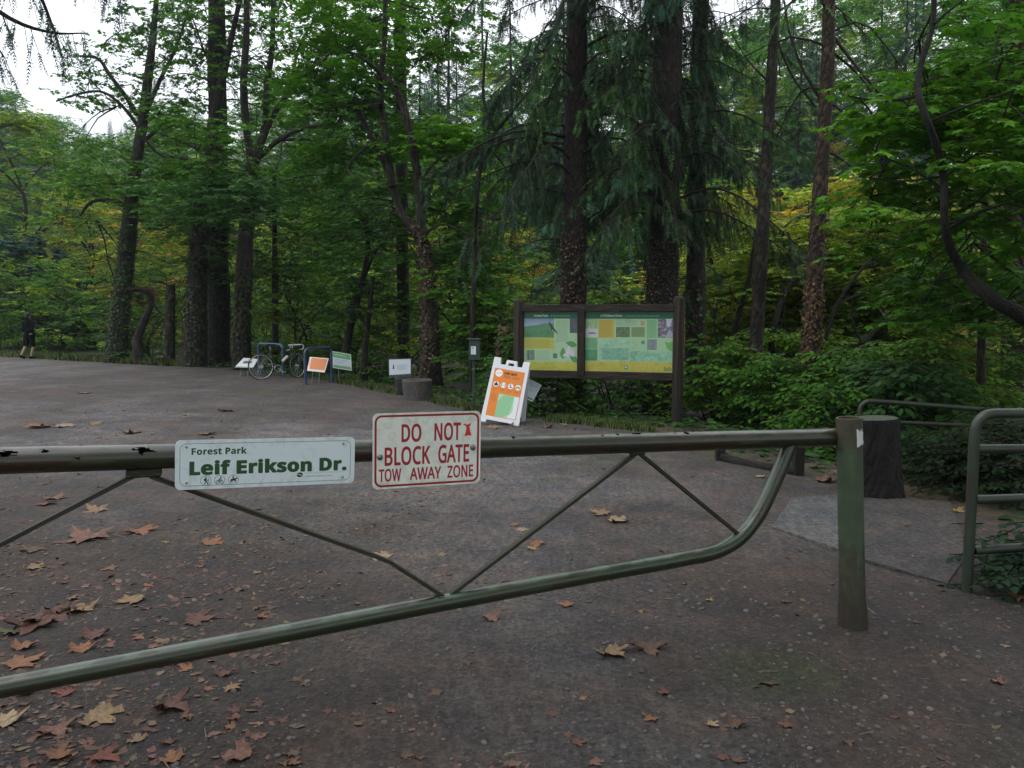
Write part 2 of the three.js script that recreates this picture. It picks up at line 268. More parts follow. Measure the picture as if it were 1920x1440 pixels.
function ivyOn(parent, geo, y0, y1, r0, r1, n, size, colors) {   // dead and living climber leaves lying on a trunk
  const cl = new Cloud(), { curve, L } = geo.userData;
  for (let k = 0; k < n; k++) {
    const t = R(y0, y1), q = curve.getPointAt(clamp(t, 0, 1)), a = R(0, 6.283), o = V(Math.cos(a), R(-0.1, 0.35), Math.sin(a)).normalize(), r = lerp(r0, r1, t) * R(0.95, 1.14);
    const d = V(R(-0.6, 0.6), -1, R(-0.6, 0.6)); d.addScaledVector(o, R(0, 0.5)).normalize(); const nn = o.clone().addScaledVector(d, -o.dot(d)).normalize();
    cl.leaf(q.addScaledVector(o, r), d, nn, size * R(0.5, 1.3), vary(pick(colors), 0.35), IVY);
  }
  part('ivy', cl.geo(), M.ivy, parent, 'stuff');
}
function sightTree(o) {
  // o: name, label, Z (metres ahead), trunk [[px, py, widthPx]...], limbs [{ pts, w, dz }], leaves [{ box, n, r, c, size, dz }]
  const t = thing(o.name, o.label, o.category || 'tree', null, 0, o.group), Z = o.Z, first = at(o.trunk[0][0], o.trunk[0][1], Z);
  const root = V(first.x, baseY(first.x, first.z) - 0.15, first.z), mv = (p) => p.clone().sub(root); t.position.copy(root);
  const wz = mulberry(o.trunk[0][0] * 13 + 5), pts = o.trunk.map(([x, y], i) => mv(at(x, y, Z + (i ? (wz() - 0.5) * 0.5 : 0))));
  if (pts[0].y > 0.3) pts.unshift(V(pts[0].x - (pts[1].x - pts[0].x) * 0.1, 0, pts[0].z));
  const w0 = o.trunk[0][2] / 2 * Z / FL, w1 = o.trunk.at(-1)[2] / 2 * Z / FL, topv = pts.at(-1), dir = topv.clone().sub(pts.at(-2)).normalize();
  if (o.rise) pts.push(topv.clone().addScaledVector(dir, o.rise));
  const rr = o.trunk.map((p) => p[2] / 2 * Z / FL); if (pts.length - (o.rise ? 1 : 0) > o.trunk.length) rr.unshift(rr[0]); if (o.rise) rr.push(w1 * 0.6);
  const mat = o.mat || M.barkDark, tg = limb(pts, w0, o.rise ? w1 * 0.6 : w1, { radial: 14, lump: o.lump ?? 0.16, step: 0.35, flare: o.flare ?? 0.35, seed: Z, radii: rr });
  part('trunk', tg, mat, t);
  const nodes = []; for (let i = 2; i <= 24; i++) nodes.push(tg.userData.curve.getPointAt(i / 24));
  for (const l of o.limbs || []) {
    const dz = l.dz || 0, lp = l.pts.map(([x, y], i) => mv(at(x, y, Z + dz * (i / (l.pts.length - 1))))), g = limb(lp, l.w / 2 * Z / FL, (l.w1 || l.w * 0.4) / 2 * Z / FL, { radial: 8, lump: 0.22, step: 0.2 });
    part('limb', g, mat, t); for (let i = 2; i <= 10; i++) nodes.push(g.userData.curve.getPointAt(i / 10));
  }
  const cl = new Cloud(), tw = [];
  for (const z of o.leaves || []) for (let k = 0; k < z.n; k++) {
    const [x0, y0, x1, y1] = z.box, c = mv(at(R(x0, x1), R(y0, y1), Z + (z.z || 0) + (o.limbs ? o.behind ?? 1.5 : 0) + R(-1, 1) * (z.dz ?? 1.6)));
    let b = nodes[0], bd = 1e9; for (const q of nodes) { const e = q.distanceTo(c) + (q.y > c.y + 0.6 ? 0.6 : 0); if (e < bd) { bd = e; b = q; } }
    if (bd > 0.4) { const g = limb(bend(b, c, R(0.02, 0.14), 0.05), clamp(bd * 0.011, 0.012, 0.05), 0.006, { radial: 5, lump: 0, step: 0.5 }); tw.push(plain(g)); if (k % 3 === 0) nodes.push(g.userData.curve.getPointAt(0.6)); }
    clump(cl, c, z.r * R(0.7, 1.2), z.s || 12, z.l || 8, z.size || 0.15, z.c, z.shape || (Z > 17 ? MAPLE_FAR : MAPLE), b, z.flat);
  }
  if (tw.length) { const m = part('twigs', tw, M.twig, t, 'stuff'); }
  if (cl.i.length) part('foliage', cl.geo(), M.leaf, t, 'stuff');
  if (o.ivy) for (const v of o.ivy) ivyOn(t, tg, v[0], v[1], w0 * 1.02, w1 * 1.05, v[2], v[3], v[4]);
  return { t, tg, root, w0, w1 };
}
const hashed = (k) => (Math.sin(k * 12.9898) * 43758.5453 % 1 + 1) % 1;
function boughs(t, curve, o) {   // drooping needled boughs up a trunk; o: y0, y1 (metres up), n, len, hang, color, r
  const cl = new Cloud(), L = curve.getLength(), top = curve.getPointAt(1).y;
  for (let k = 0; k < o.n; k++) {
    const f = Math.pow((k + rnd()) / o.n, o.bias || 1), y = lerp(o.y0, o.y1, f), q = curve.getPointAt(clamp(y / top, 0.02, 0.995)), az = o.az ? o.az[0] + R(-1, 1) * o.az[1] : k * 2.4 + R(-0.5, 0.5), len = o.len * lerp(1, o.taper ?? 0.35, f) * (o.ragged ? R(0.35, 1.15) : R(0.65, 1.1));
    if (o.shy && Math.sin(az) > o.shy && y < 7) continue;
    const out = V(Math.cos(az), 0, Math.sin(az)), e = q.clone().addScaledVector(out, len).add(V(0, -len * R(0.12, 0.5), 0)), g = limb([q, q.clone().addScaledVector(out, len * 0.4).add(V(0, len * R(0.02, 0.14), 0)), e], clamp(len * 0.014, 0.015, 0.05), 0.008, { radial: 5, lump: 0, step: 0.4 });
    part('limb', g, M.twig, t);
    const tint = vary(rnd() < 0.25 ? mix(o.color, GREEN, 0.35) : o.color, 0.35), m = Math.ceil(len * (o.dense || 7));
    for (let j = 0; j < m; j++) {
      const s = g.userData.curve.getPointAt(R(0.18, 1)), side = V(-out.z, 0, out.x).multiplyScalar(R(-1, 1)), d = V().copy(out).multiplyScalar(R(0.1, 0.8)).add(side).add(V(0, -R(0.5, 1.6) * (o.droop ?? 1), 0)).normalize(), h = o.hang * R(0.3, 1) * (o.ragged ? (0.5 + 1.3 * Math.pow(hashed(k), 2)) : 1.2), mid = s.clone().addScaledVector(d, h * 0.5), nf = o.nf || 3;
      cl.bar(s, s.clone().addScaledVector(d, h), 0.006, [0.05, 0.04, 0.03]);
      for (let b = 0; b < nf; b++) { const u = (b + rnd()) / nf, d2 = d.clone().add(V(R(-0.6, 0.6), -R(0.2, 1) * (o.droop ?? 1), R(-0.6, 0.6))).normalize(); frond(cl, s.clone().addScaledVector(d, h * u), d2, h * R(0.45, 0.8) * (o.fl || 1), (o.fw || 0.11) * R(0.8, 1.3), tint, o.nn || 7); }
    }
  }
  part('foliage', cl.geo(), M.needle, t, 'stuff');
}
rnd = mulberry(21);
// --- the trees that stand along the far edge of the road ---
sightTree({ name: 'maple_tree', label: 'leaning mossy maple at the road bend with the thinnest see-through crown against the sky', Z: 27.5, mat: M.barkMoss, rise: 2, flare: 0.15, lump: 0.24,
  trunk: [[218, 684, 40], [228, 560, 30], [243, 420, 27], [255, 310, 22], [268, 230, 19], [280, 130, 15], [288, 50, 10]],
  limbs: [{ pts: [[257, 215], [235, 180], [205, 140], [184, 110], [150, 105]], w: 10, w1: 4 }, { pts: [[262, 240], [225, 195], [190, 172], [140, 178], [105, 190]], w: 7, w1: 3 }, { pts: [[247, 390], [205, 375], [170, 380], [150, 405]], w: 11, w1: 4 }, { pts: [[250, 380], [215, 345], [150, 350]], w: 8, w1: 3 }, { pts: [[270, 220], [300, 150], [330, 90], [350, 30]], w: 9, w1: 4 }, { pts: [[245, 400], [300, 430], [340, 400]], w: 8, w1: 3 }, { pts: [[262, 270], [330, 225], [390, 280], [410, 295]], w: 8, w1: 4 }],
  leaves: [{ box: [130, 60, 260, 200], n: 22, r: 0.9, s: 5, c: GREEN, size: 0.17 }, { box: [225, 0, 340, 240], n: 30, r: 1.0, s: 5, c: DEEP, size: 0.18 }, { box: [110, 260, 330, 420], n: 32, r: 1.3, c: GREEN, size: 0.18 }, { box: [150, 280, 330, 400], n: 16, r: 1, s: 9, c: GREEN, size: 0.18, z: -3, dz: 0.8, flat: 0.2 }, { box: [200, 420, 330, 640], n: 16, r: 1.2, c: GREEN, size: 0.16, z: 1.5 }],
  ivy: [[0, 0.35, 1500, 0.1, [IVYGREEN, IVYGREEN, DARKIVY]]] });
sightTree({ name: 'crooked_maple', label: 'small crooked maple bent over like a hook above a leafy stump', Z: 26.5, mat: M.barkDark, lump: 0.25,
  trunk: [[262, 690, 20], [258, 640, 16], [272, 600, 13], [284, 570, 12], [280, 550, 11], [262, 543, 9], [240, 546, 7]], limbs: [{ pts: [[284, 565], [300, 585], [318, 600]], w: 5 }],
  leaves: [{ box: [235, 600, 285, 670], n: 10, r: 0.6, c: DEEP, size: 0.14, dz: 0.5 }, { box: [225, 530, 300, 575], n: 5, r: 0.5, c: OCHRE, size: 0.13, dz: 0.5 }] });
sightTree({ name: 'dead_snag', label: 'thin broken-off dead trunk between the hooked maple and the thick ivy-clad trunks', Z: 26, mat: M.barkDark, flare: 0.1,
  trunk: [[318, 694, 19], [319, 620, 18], [321, 534, 15]], limbs: [{ pts: [[322, 540], [300, 528], [285, 530]], w: 5 }], ivy: [[0, 0.9, 300, 0.1, [IVYGREEN, DARKIVY, DARKIVY]]] });
sightTree({ name: 'maple_tree', label: 'thick ivy-clad maple trunk, leftmost of three side by side', Z: 25.5, mat: M.barkDark, rise: 3, flare: 0.12, lump: 0.24, trunk: [[363, 694, 44], [368, 560, 36], [376, 440, 30], [384, 330, 26], [400, 230, 17], [430, 90, 11]],
  limbs: [{ pts: [[382, 330], [350, 300], [300, 290], [262, 250]], w: 10 }, { pts: [[384, 320], [330, 312], [290, 300]], w: 7 }],
  leaves: [{ box: [330, 300, 470, 420], n: 26, r: 1.2, c: GREEN, size: 0.17, z: -1.2 }, { box: [290, 180, 400, 330], n: 20, r: 1, c: GREEN, size: 0.17 }, { box: [340, 430, 440, 520], n: 8, r: 0.9, c: DEEP, z: -0.8 }], ivy: [[0, 0.5, 2400, 0.1, [IVYGREEN, DARKIVY, DARKIVY]]] });
{
  const f = sightTree({ name: 'fir_tree', label: 'straight dark fir trunk in the middle of three side by side', Z: 27, mat: M.barkDark, rise: 9, lump: 0.12, flare: 0.08, trunk: [[412, 698, 40], [411, 520, 36], [410, 330, 34], [407, 160, 33], [405, -40, 27]], ivy: [[0, 0.3, 1400, 0.1, [IVYGREEN, DARKIVY, DARKIVY]]] });
  boughs(f.t, f.tg.userData.curve, { y0: 9, y1: 19, n: 30, len: 3.2, hang: 0.7, color: SPRUCE, dense: 6 });
}
sightTree({ name: 'maple_tree', behind: 1.5, label: 'forked maple whose dark limbs spread in a wide V above the bicycle', Z: 24.5, mat: M.barkDark, lump: 0.24, flare: 0.15, trunk: [[452, 698, 33], [455, 560, 28], [462, 430, 27], [470, 320, 25], [476, 300, 22]],
  limbs: [{ pts: [[472, 310], [462, 240], [457, 150], [462, 60], [461, -40]], w: 16, w1: 10 }, { pts: [[476, 305], [497, 230], [502, 150], [510, 90], [512, -30]], w: 14, w1: 8 }, { pts: [[478, 305], [510, 220], [545, 170], [590, 120], [610, 60]], w: 12, w1: 5, dz: -0.6 }, { pts: [[480, 300], [520, 265], [570, 240], [640, 232]], w: 11, w1: 5, dz: -1 }, { pts: [[530, 262], [580, 262], [640, 280]], w: 7, w1: 3, dz: -1 }, { pts: [[545, 170], [560, 90], [600, 20]], w: 7, w1: 4, dz: 0.5 }, { pts: [[470, 330], [400, 318], [370, 280], [300, 250]], w: 8, w1: 4, dz: 0.6 }, { pts: [[462, 400], [510, 400], [560, 440]], w: 8, w1: 3, dz: -0.6 }],
  leaves: [{ box: [330, -30, 480, 160], n: 34, r: 1.0, s: 6, c: GREEN, size: 0.19, dz: 2 }, { box: [480, -30, 660, 200], n: 40, r: 1.0, s: 6, c: DEEP, size: 0.19, dz: 2 }, { box: [500, 200, 680, 380], n: 26, r: 1.1, c: GREEN, size: 0.18, dz: 2, z: 1.5 }, { box: [350, 340, 520, 420], n: 26, r: 1.1, c: mix(GREEN, BLUE, 0.3), size: 0.18, z: -4, dz: 1, flat: 0.2 }, { box: [340, 200, 480, 330], n: 14, r: 0.9, s: 8, c: GREEN, size: 0.18, z: -4, dz: 1 }, { box: [430, 420, 640, 560], n: 20, r: 1, c: GREEN, size: 0.16, z: 1 }], ivy: [[0, 0.5, 1300, 0.1, [IVYGREEN, DARKIVY, DARKIVY]]] });
sightTree({ name: 'maple_sapling', label: 'slim straight sapling just behind the handlebars of the bicycle', Z: 26.5, trunk: [[517, 690, 13], [516, 560, 11], [515, 420, 9], [514, 320, 7]], leaves: [{ box: [470, 440, 580, 600], n: 14, r: 0.9, c: GREEN, size: 0.15 }, { box: [480, 330, 560, 430], n: 8, r: 0.9, c: GREEN }] });
sightTree({ name: 'maple_sapling', label: 'slanting sapling behind the green and white sign', Z: 22, trunk: [[643, 700, 17], [655, 620, 14], [676, 540, 12], [690, 470, 10], [686, 400, 7]], limbs: [{ pts: [[676, 540], [700, 480], [712, 460]], w: 6 }], leaves: [{ box: [590, 430, 720, 560], n: 16, r: 0.9, c: GREEN, size: 0.15 }, { box: [600, 560, 720, 660], n: 12, r: 0.7, c: GREEN, size: 0.14, z: 1 }] });
sightTree({ name: 'maple_sapling', label: 'thin dark sapling standing midway between the green sign and the white notice', Z: 20, trunk: [[681, 722, 14], [684, 660, 12], [692, 590, 10], [700, 520, 6]], limbs: [{ pts: [[688, 610], [668, 590], [655, 570]], w: 5 }], leaves: [{ box: [640, 520, 740, 620], n: 12, r: 0.7, c: DEEP, size: 0.14 }] });
sightTree({ name: 'mossy_tree', label: 'straight trunk coated in green moss from the white notice up to the treetops', Z: 22.5, mat: M.barkMoss, rise: 4, lump: 0.1, flare: 0.2, trunk: [[756, 716, 25], [756, 560, 23], [754, 400, 23], [752, 200, 23], [750, -40, 20]],
  leaves: [{ box: [680, 0, 800, 150], n: 16, r: 1.1, c: GREEN, size: 0.17 }, { box: [700, 440, 780, 600], n: 10, r: 0.8, c: GREEN, z: 1.5 }] });
sightTree({ name: 'maple_tree', label: 'curving maple covered with dead ivy behind the round concrete planter', Z: 18, mat: M.barkGrey, lump: 0.22, trunk: [[806, 722, 36], [806, 640, 32], [803, 540, 28], [796, 470, 26], [782, 425, 25]],
  limbs: [{ pts: [[790, 455], [787, 380], [782, 330], [772, 265], [758, 205], [737, 160], [716, 140]], w: 20, w1: 11 }, { pts: [[782, 430], [756, 405], [742, 370], [727, 320], [703, 270], [684, 232], [662, 186]], w: 17, w1: 8, dz: 0.4 }, { pts: [[735, 350], [727, 290], [718, 220], [713, 160], [721, 70], [723, -40]], w: 15, w1: 9, dz: 0.3 }, { pts: [[714, 200], [690, 200], [650, 205], [610, 180]], w: 12, w1: 5, dz: 0.8 }, { pts: [[785, 345], [820, 300], [850, 285]], w: 6, w1: 2, dz: -0.4 }, { pts: [[792, 440], [830, 420], [880, 440]], w: 6, w1: 2, dz: -0.6 }, { pts: [[715, 140], [680, 110], [640, 90]], w: 8, w1: 3, dz: -0.4 }, { pts: [[700, 265], [660, 300], [640, 340]], w: 7, w1: 3, dz: -0.6 }],
  leaves: [{ box: [770, 225, 900, 280], n: 20, r: 0.75, s: 16, c: BRIGHT, size: 0.15, z: -0.8, dz: 0.8 }, { box: [580, 150, 740, 330], n: 30, r: 0.9, c: GREEN, size: 0.17, dz: 1.6 }, { box: [560, -30, 720, 150], n: 34, r: 0.9, c: mix(GREEN, BRIGHT, 0.35), size: 0.17 }, { box: [770, -30, 880, 120], n: 22, r: 0.8, s: 8, c: GREEN, size: 0.15 }, { box: [790, 290, 900, 420], n: 22, r: 0.8, c: mix(GREEN, BRIGHT, 0.4), size: 0.15, z: 1.2 }, { box: [590, 340, 760, 470], n: 26, r: 0.9, c: GREEN, size: 0.16, z: 0.8 }, { box: [800, 420, 900, 560], n: 20, r: 0.8, c: GREEN, size: 0.15, z: 1.5 }],
  ivy: [[0.02, 1, 3200, 0.055, [DARKIVY, BROWN, IVYGREEN, DARKIVY, BROWN, DARKIVY, TAN]]] });
sightTree({ name: 'vine_maple', label: 'thin whip-like maple curving up behind the little green box on its post', Z: 16.5, trunk: [[885, 700, 12], [888, 560, 10], [890, 467, 9], [893, 383, 9], [900, 317, 9], [917, 270, 9], [930, 247, 8]], flare: 0.1,
  limbs: [{ pts: [[930, 247], [918, 222], [907, 187], [907, 140], [914, 60]], w: 7, w1: 4 }, { pts: [[930, 245], [950, 222], [972, 195], [992, 172]], w: 8, w1: 4 }, { pts: [[915, 275], [945, 310], [960, 340]], w: 5 }], leaves: [{ box: [840, 480, 930, 640], n: 22, r: 0.6, c: GREEN, size: 0.13 }, { box: [850, 380, 930, 470], n: 10, r: 0.6, c: GREEN, size: 0.13, z: 1 }, { box: [860, 560, 960, 720], n: 24, r: 0.55, c: DEEP, size: 0.12, z: 0.3 }] });
sightTree({ name: 'tree_snag', label: 'short broken trunk wrapped in dead ivy beside the board', category: 'tree stump', Z: 14.2, mat: M.barkDark, trunk: [[936, 770, 36], [940, 690, 32], [946, 610, 20]], ivy: [[0, 1, 700, 0.085, [BROWN, OCHRE, BROWN, DEEP]]] });
for (const s of [
  { label: 'big spruce with drooping boughs rising behind the middle of the board', Z: 14.6, trunk: [[1068, 792, 54], [1073, 640, 51], [1076, 480, 46], [1079, 300, 43], [1083, -60, 37]], b: { y0: 4.2, n: 106, len: 2.6, hang: 0.6 }, iv: [[0, 0.2, 2600, 0.042, [BROWN, DARKIVY, DARKIVY, BROWN, TAN]]] },
  { label: 'massive spruce trunk behind the right end of the board', Z: 14.2, trunk: [[1236, 812, 66], [1240, 640, 62], [1243, 440, 60], [1248, 220, 56], [1256, -60, 48]], b: { y0: 4.1, n: 112, len: 2.2, hang: 0.62 }, iv: [[0, 0.22, 2800, 0.042, [DARKIVY, DARKIVY, BROWN, IVYGREEN, DARKIVY, BROWN, TAN]]] },
  { label: 'spruce curtained with hanging boughs just right of the board', Z: 15.6, trunk: [[1304, 808, 40], [1304, 600, 37], [1306, 400, 34], [1312, 100, 30], [1316, -60, 28]], b: { y0: 3.2, n: 34, len: 0.9, hang: 0.5 }, iv: [[0, 0.2, 500, 0.07, [BROWN, DEEP]]] },
]) {
  const f = sightTree({ name: 'spruce_tree', label: s.label, Z: s.Z, mat: M.barkDark, rise: 9, lump: 0.08, flare: 0.25, trunk: s.trunk, ivy: s.iv });
  for (let k = 0; k < 16; k++) { const y = R(1.2, 4.6), a = R(0, 6.28), q = f.tg.userData.curve.getPointAt(clamp(y / f.tg.userData.L, 0, 1)), l = R(0.4, 1.3); part('dead_branch', limb([q, q.clone().add(V(Math.cos(a) * l * 0.5, R(-0.02, 0.06), Math.sin(a) * l * 0.5)), q.clone().add(V(Math.cos(a) * l, R(-0.2, 0.12), Math.sin(a) * l))], R(0.01, 0.018), 0.003, { radial: 5, lump: 0 }), M.twig, f.t); }
  boughs(f.t, f.tg.userData.curve, { y1: 13.5, hang: 0.55, color: SPRUCE, dense: 25, nf: 5, taper: 0.95, fw: 0.065, fl: 0.62, bias: 1.35, nn: 6, droop: 1.5, shy: 0.9, ragged: true, ...s.b });
}
for (const s of [
  { label: 'slim straight fir trunk nearer the board, left of the pair by the gate end', Z: 13.4, trunk: [[1411, 800, 30], [1418, 640, 26], [1430, 440, 24], [1441, 240, 21], [1455, 0, 17], [1460, -80, 15]], b: { y0: 5.9, n: 18, len: 1.6, dense: 7, shy: 0.3 }, iv: [[0, 0.09, 420, 0.04, [TAN, BROWN, BROWN]]], limbs: [{ pts: [[1438, 300], [1410, 285], [1378, 280]], w: 4 }, { pts: [[1450, 60], [1490, 150], [1530, 200]], w: 5, w1: 3 }, { pts: [[1446, 160], [1400, 110], [1370, 60]], w: 4 }, { pts: [[1440, 215], [1480, 250], [1486, 250]], w: 4 }] },
  { label: 'fir trunk scaled with tan dead ivy, right one of the pair by the gate', Z: 12.4, trunk: [[1512, 800, 40], [1520, 660, 34], [1530, 480, 29], [1541, 300, 26], [1552, 120, 24], [1556, -80, 20]], b: { y0: 4.9, n: 24, len: 2.0, dense: 7, shy: 0.3 }, iv: [[0, 0.19, 2300, 0.042, [BROWN, BROWN, OCHRE, TAN, DARKIVY]], [0.18, 0.27, 380, 0.04, [BROWN, DARKIVY]]], limbs: [{ pts: [[1540, 190], [1505, 130], [1480, 60], [1470, 0]], w: 6, w1: 3 }, { pts: [[1556, 60], [1610, 130], [1660, 190], [1690, 250]], w: 7, w1: 3, dz: -0.5 }, { pts: [[1543, 280], [1580, 300], [1604, 320]], w: 5 }, { pts: [[1550, 90], [1600, 130], [1640, 180]], w: 6 }, { pts: [[1545, 190], [1575, 205], [1580, 215]], w: 5 }] },
]) {
  const f = sightTree({ name: 'fir_tree', label: s.label, Z: s.Z, mat: s.Z < 13 ? M.barkTan : M.barkGrey, rise: 8, lump: 0.07, flare: 0.2, trunk: s.trunk, limbs: s.limbs, ivy: s.iv });
  boughs(f.t, f.tg.userData.curve, { y1: 13, hang: 0.55, color: SPRUCE, nf: 4, taper: 0.7, fw: 0.045, fl: 0.7, ...s.b });
}
sightTree({ behind: 1.15, name: 'maple_tree', label: 'dark snaking maple limb and leafy crown reaching in from the right edge', Z: 8.4, mat: M.barkBlack, lump: 0.22, trunk: [[2080, 980, 60], [2040, 720, 52], [1985, 640, 40], [1920, 592, 32], [1862, 562, 25], [1806, 508, 18], [1776, 450, 15], [1770, 390, 13.5], [1770, 325, 13], [1752, 262, 12], [1728, 200, 11], [1720, 150, 11], [1736, 90, 10], [1751, 40, 9], [1748, -40, 8]],
  limbs: [{ pts: [[1752, 45], [1780, 20], [1820, -10]], w: 6 }, { pts: [[1775, 430], [1830, 400], [1890, 380]], w: 9, w1: 4, dz: -0.4 }, { pts: [[1770, 360], [1720, 320], [1640, 290]], w: 7, w1: 3, dz: 0.4 }, { pts: [[1725, 180], [1660, 190], [1590, 180]], w: 7, w1: 3, dz: 0.5 }, { pts: [[1772, 330], [1690, 340], [1610, 330]], w: 5, w1: 2, dz: 0.3 }, { pts: [[1740, 230], [1810, 200], [1900, 170]], w: 7, w1: 3, dz: -0.3 }],
  leaves: [{ box: [1640, 130, 1800, 260], n: 20, r: 0.45, s: 6, l: 6, c: mix(GREEN, BRIGHT, 0.55), size: 0.12, dz: 0.8 }, { box: [1760, 20, 1960, 260], n: 34, r: 0.5, s: 6, l: 6, c: mix(GREEN, BRIGHT, 0.25), size: 0.12, dz: 0.9 }, { box: [1600, 200, 1960, 340], n: 50, r: 0.45, s: 6, l: 6, c: mix(GREEN, BRIGHT, 0.8), size: 0.12, dz: 0.8, flat: 0.18 }, { box: [1610, 330, 1960, 480], n: 50, r: 0.5, s: 6, l: 6, c: mix(GREEN, BRIGHT, 0.55), size: 0.12, dz: 1, flat: 0.2 }, { box: [1680, 470, 1960, 620], n: 34, r: 0.5, s: 6, l: 6, c: mix(GREEN, BRIGHT, 0.25), size: 0.12, dz: 1, z: 0.6, flat: 0.22 }, { box: [1820, 200, 1960, 480], n: 10, r: 0.4, s: 6, l: 7, c: mix(GREEN, BRIGHT, 0.55), size: 0.12, dz: 0.3, z: -1.3, flat: 0.2 }] });
sightTree({ name: 'cedar_tree', label: 'reddish cedar trunk showing only high up at the right edge', Z: 15, mat: M.barkRed, rise: 6, trunk: [[1900, 800, 46], [1904, 500, 40], [1908, 200, 36], [1914, -60, 32]], leaves: [{ box: [1780, -20, 1960, 220], n: 30, r: 0.9, c: DEEP, size: 0.15, z: 1 }] });
sightTree({ name: 'alder_sapling', label: 'pale thin sapling standing behind the far railing', Z: 11.5, mat: M.barkGrey, trunk: [[1836, 800, 17], [1840, 660, 15], [1844, 500, 12], [1846, 330, 8]], leaves: [{ box: [1780, 420, 1900, 600], n: 18, r: 0.6, c: GREEN, size: 0.13, z: 0.6 }] });
sightTree({ name: 'vine_maple', label: 'slanting thin maple between the board and the left fir of the pair', Z: 16, trunk: [[1346, 800, 14], [1362, 690, 12], [1385, 590, 10], [1405, 520, 8], [1418, 430, 5]], limbs: [{ pts: [[1370, 650], [1395, 600], [1420, 590]], w: 5 }, { pts: [[1362, 690], [1340, 620], [1345, 560]], w: 5 }], leaves: [{ box: [1330, 440, 1480, 620], n: 40, r: 0.65, c: mix(GREEN, LIME, 0.65), size: 0.13, dz: 1.4 }, { box: [1320, 620, 1420, 760], n: 30, r: 0.6, c: mix(GREEN, LIME, 0.3), size: 0.12, z: 1.2, dz: 1.4 }] });
sightTree({ name: 'vine_maple', label: 'arching thin maple between the two slim fir trunks', Z: 15.5, trunk: [[1436, 790, 14], [1442, 700, 12], [1452, 610, 11], [1478, 540, 9], [1520, 510, 5]], limbs: [{ pts: [[1446, 650], [1470, 590], [1466, 520]], w: 6 }, { pts: [[1440, 760], [1470, 735], [1510, 712]], w: 13, w1: 8, dz: -1.5 }], leaves: [{ box: [1440, 420, 1600, 560], n: 48, r: 0.7, c: LIME, size: 0.13, z: 1.2 }, { box: [1430, 560, 1540, 720], n: 44, r: 0.65, c: mix(GREEN, LIME, 0.4), size: 0.13, z: 1.6, dz: 1.4 }] });
sightTree({ name: 'vine_maple', label: 'wide-branching thin maple right of the tan ivy-scaled trunk', Z: 14.5, trunk: [[1556, 720, 16], [1575, 660, 13], [1606, 655, 12], [1650, 610, 9], [1700, 590, 6]], flare: 0, limbs: [{ pts: [[1546, 640], [1570, 570], [1620, 500], [1650, 470]], w: 8, w1: 4 }, { pts: [[1590, 655], [1620, 640], [1610, 660], [1640, 690]], w: 9, w1: 4 }, { pts: [[1615, 640], [1597, 600], [1600, 560]], w: 5 }, { pts: [[1570, 570], [1640, 540], [1690, 530]], w: 5 }],
  leaves: [{ box: [1560, 390, 1760, 560], n: 64, r: 0.7, c: mix(GREEN, LIME, 0.7), size: 0.13, z: 1.6, dz: 1.4 }, { box: [1560, 560, 1780, 680], n: 52, r: 0.65, c: mix(GREEN, LIME, 0.4), size: 0.13, z: 1.5, dz: 1.4 }, { box: [1730, 640, 1820, 680], n: 5, r: 0.4, c: [0.3, 0.17, 0.04], size: 0.12, z: 0.2, dz: 0.4 }] });
{ // the bough that hangs in at the top left, from a spruce that stands outside the frame
  const Z = 10, r = at(-700, 700, Z), t = thing('spruce_tree', 'dark hanging spruce bough and twigs coming in over the road at the upper left', 'tree', V(r.x, 0, r.z));
  const tg = limb([V(0, -0.2, 0), V(0.05, 5, 0), V(0, 10, 0.1), V(0.1, 19, 0)], 0.3, 0.04, { radial: 12 }); part('trunk', tg, M.barkRed, t);
  const mv = (x, y, z) => at(x, y, Z + z).sub(t.position), cl = new Cloud();
  for (const l of [[[-700, -60], [-350, -90], [-60, -10], [40, 45], [105, 62], [160, 62]], [[-700, -200], [-300, -240], [-40, -90], [60, -30], [95, 40], [118, 110]], [[-700, 60], [-400, 0], [-120, 30], [-30, 60], [10, 110]], [[-700, -250], [-200, -330], [60, -160], [190, -60], [240, -20]]]) {
    const g = limb(l.map(([x, y], i) => mv(x, y, (i - 3) * 0.15)), 0.05, 0.008, { radial: 6, lump: 0 }); part('limb', g, M.twig, t);
    for (let k = 0; k < 46; k++) { const s = g.userData.curve.getPointAt(R(0.45, 1)), h = R(0.25, 0.75), d = V(R(-0.3, 0.5), -1, R(-0.4, 0.4)).normalize(); cl.bar(s, s.clone().addScaledVector(d, h), 0.005, [0.05, 0.04, 0.03]); for (let b = 0; b < 3; b++) frond(cl, s.clone().addScaledVector(d, h * R(0, 0.9)), d.clone().add(V(R(-0.5, 0.5), -0.4, R(-0.5, 0.5))).normalize(), R(0.18, 0.34), 0.05, SPRUCE, 7); }
  }
  part('foliage', cl.geo(), M.needle, t, 'stuff');
  boughs(t, tg.userData.curve, { y0: 9, y1: 18, n: 26, len: 3, hang: 0.7, color: SPRUCE, dense: 5 });
}
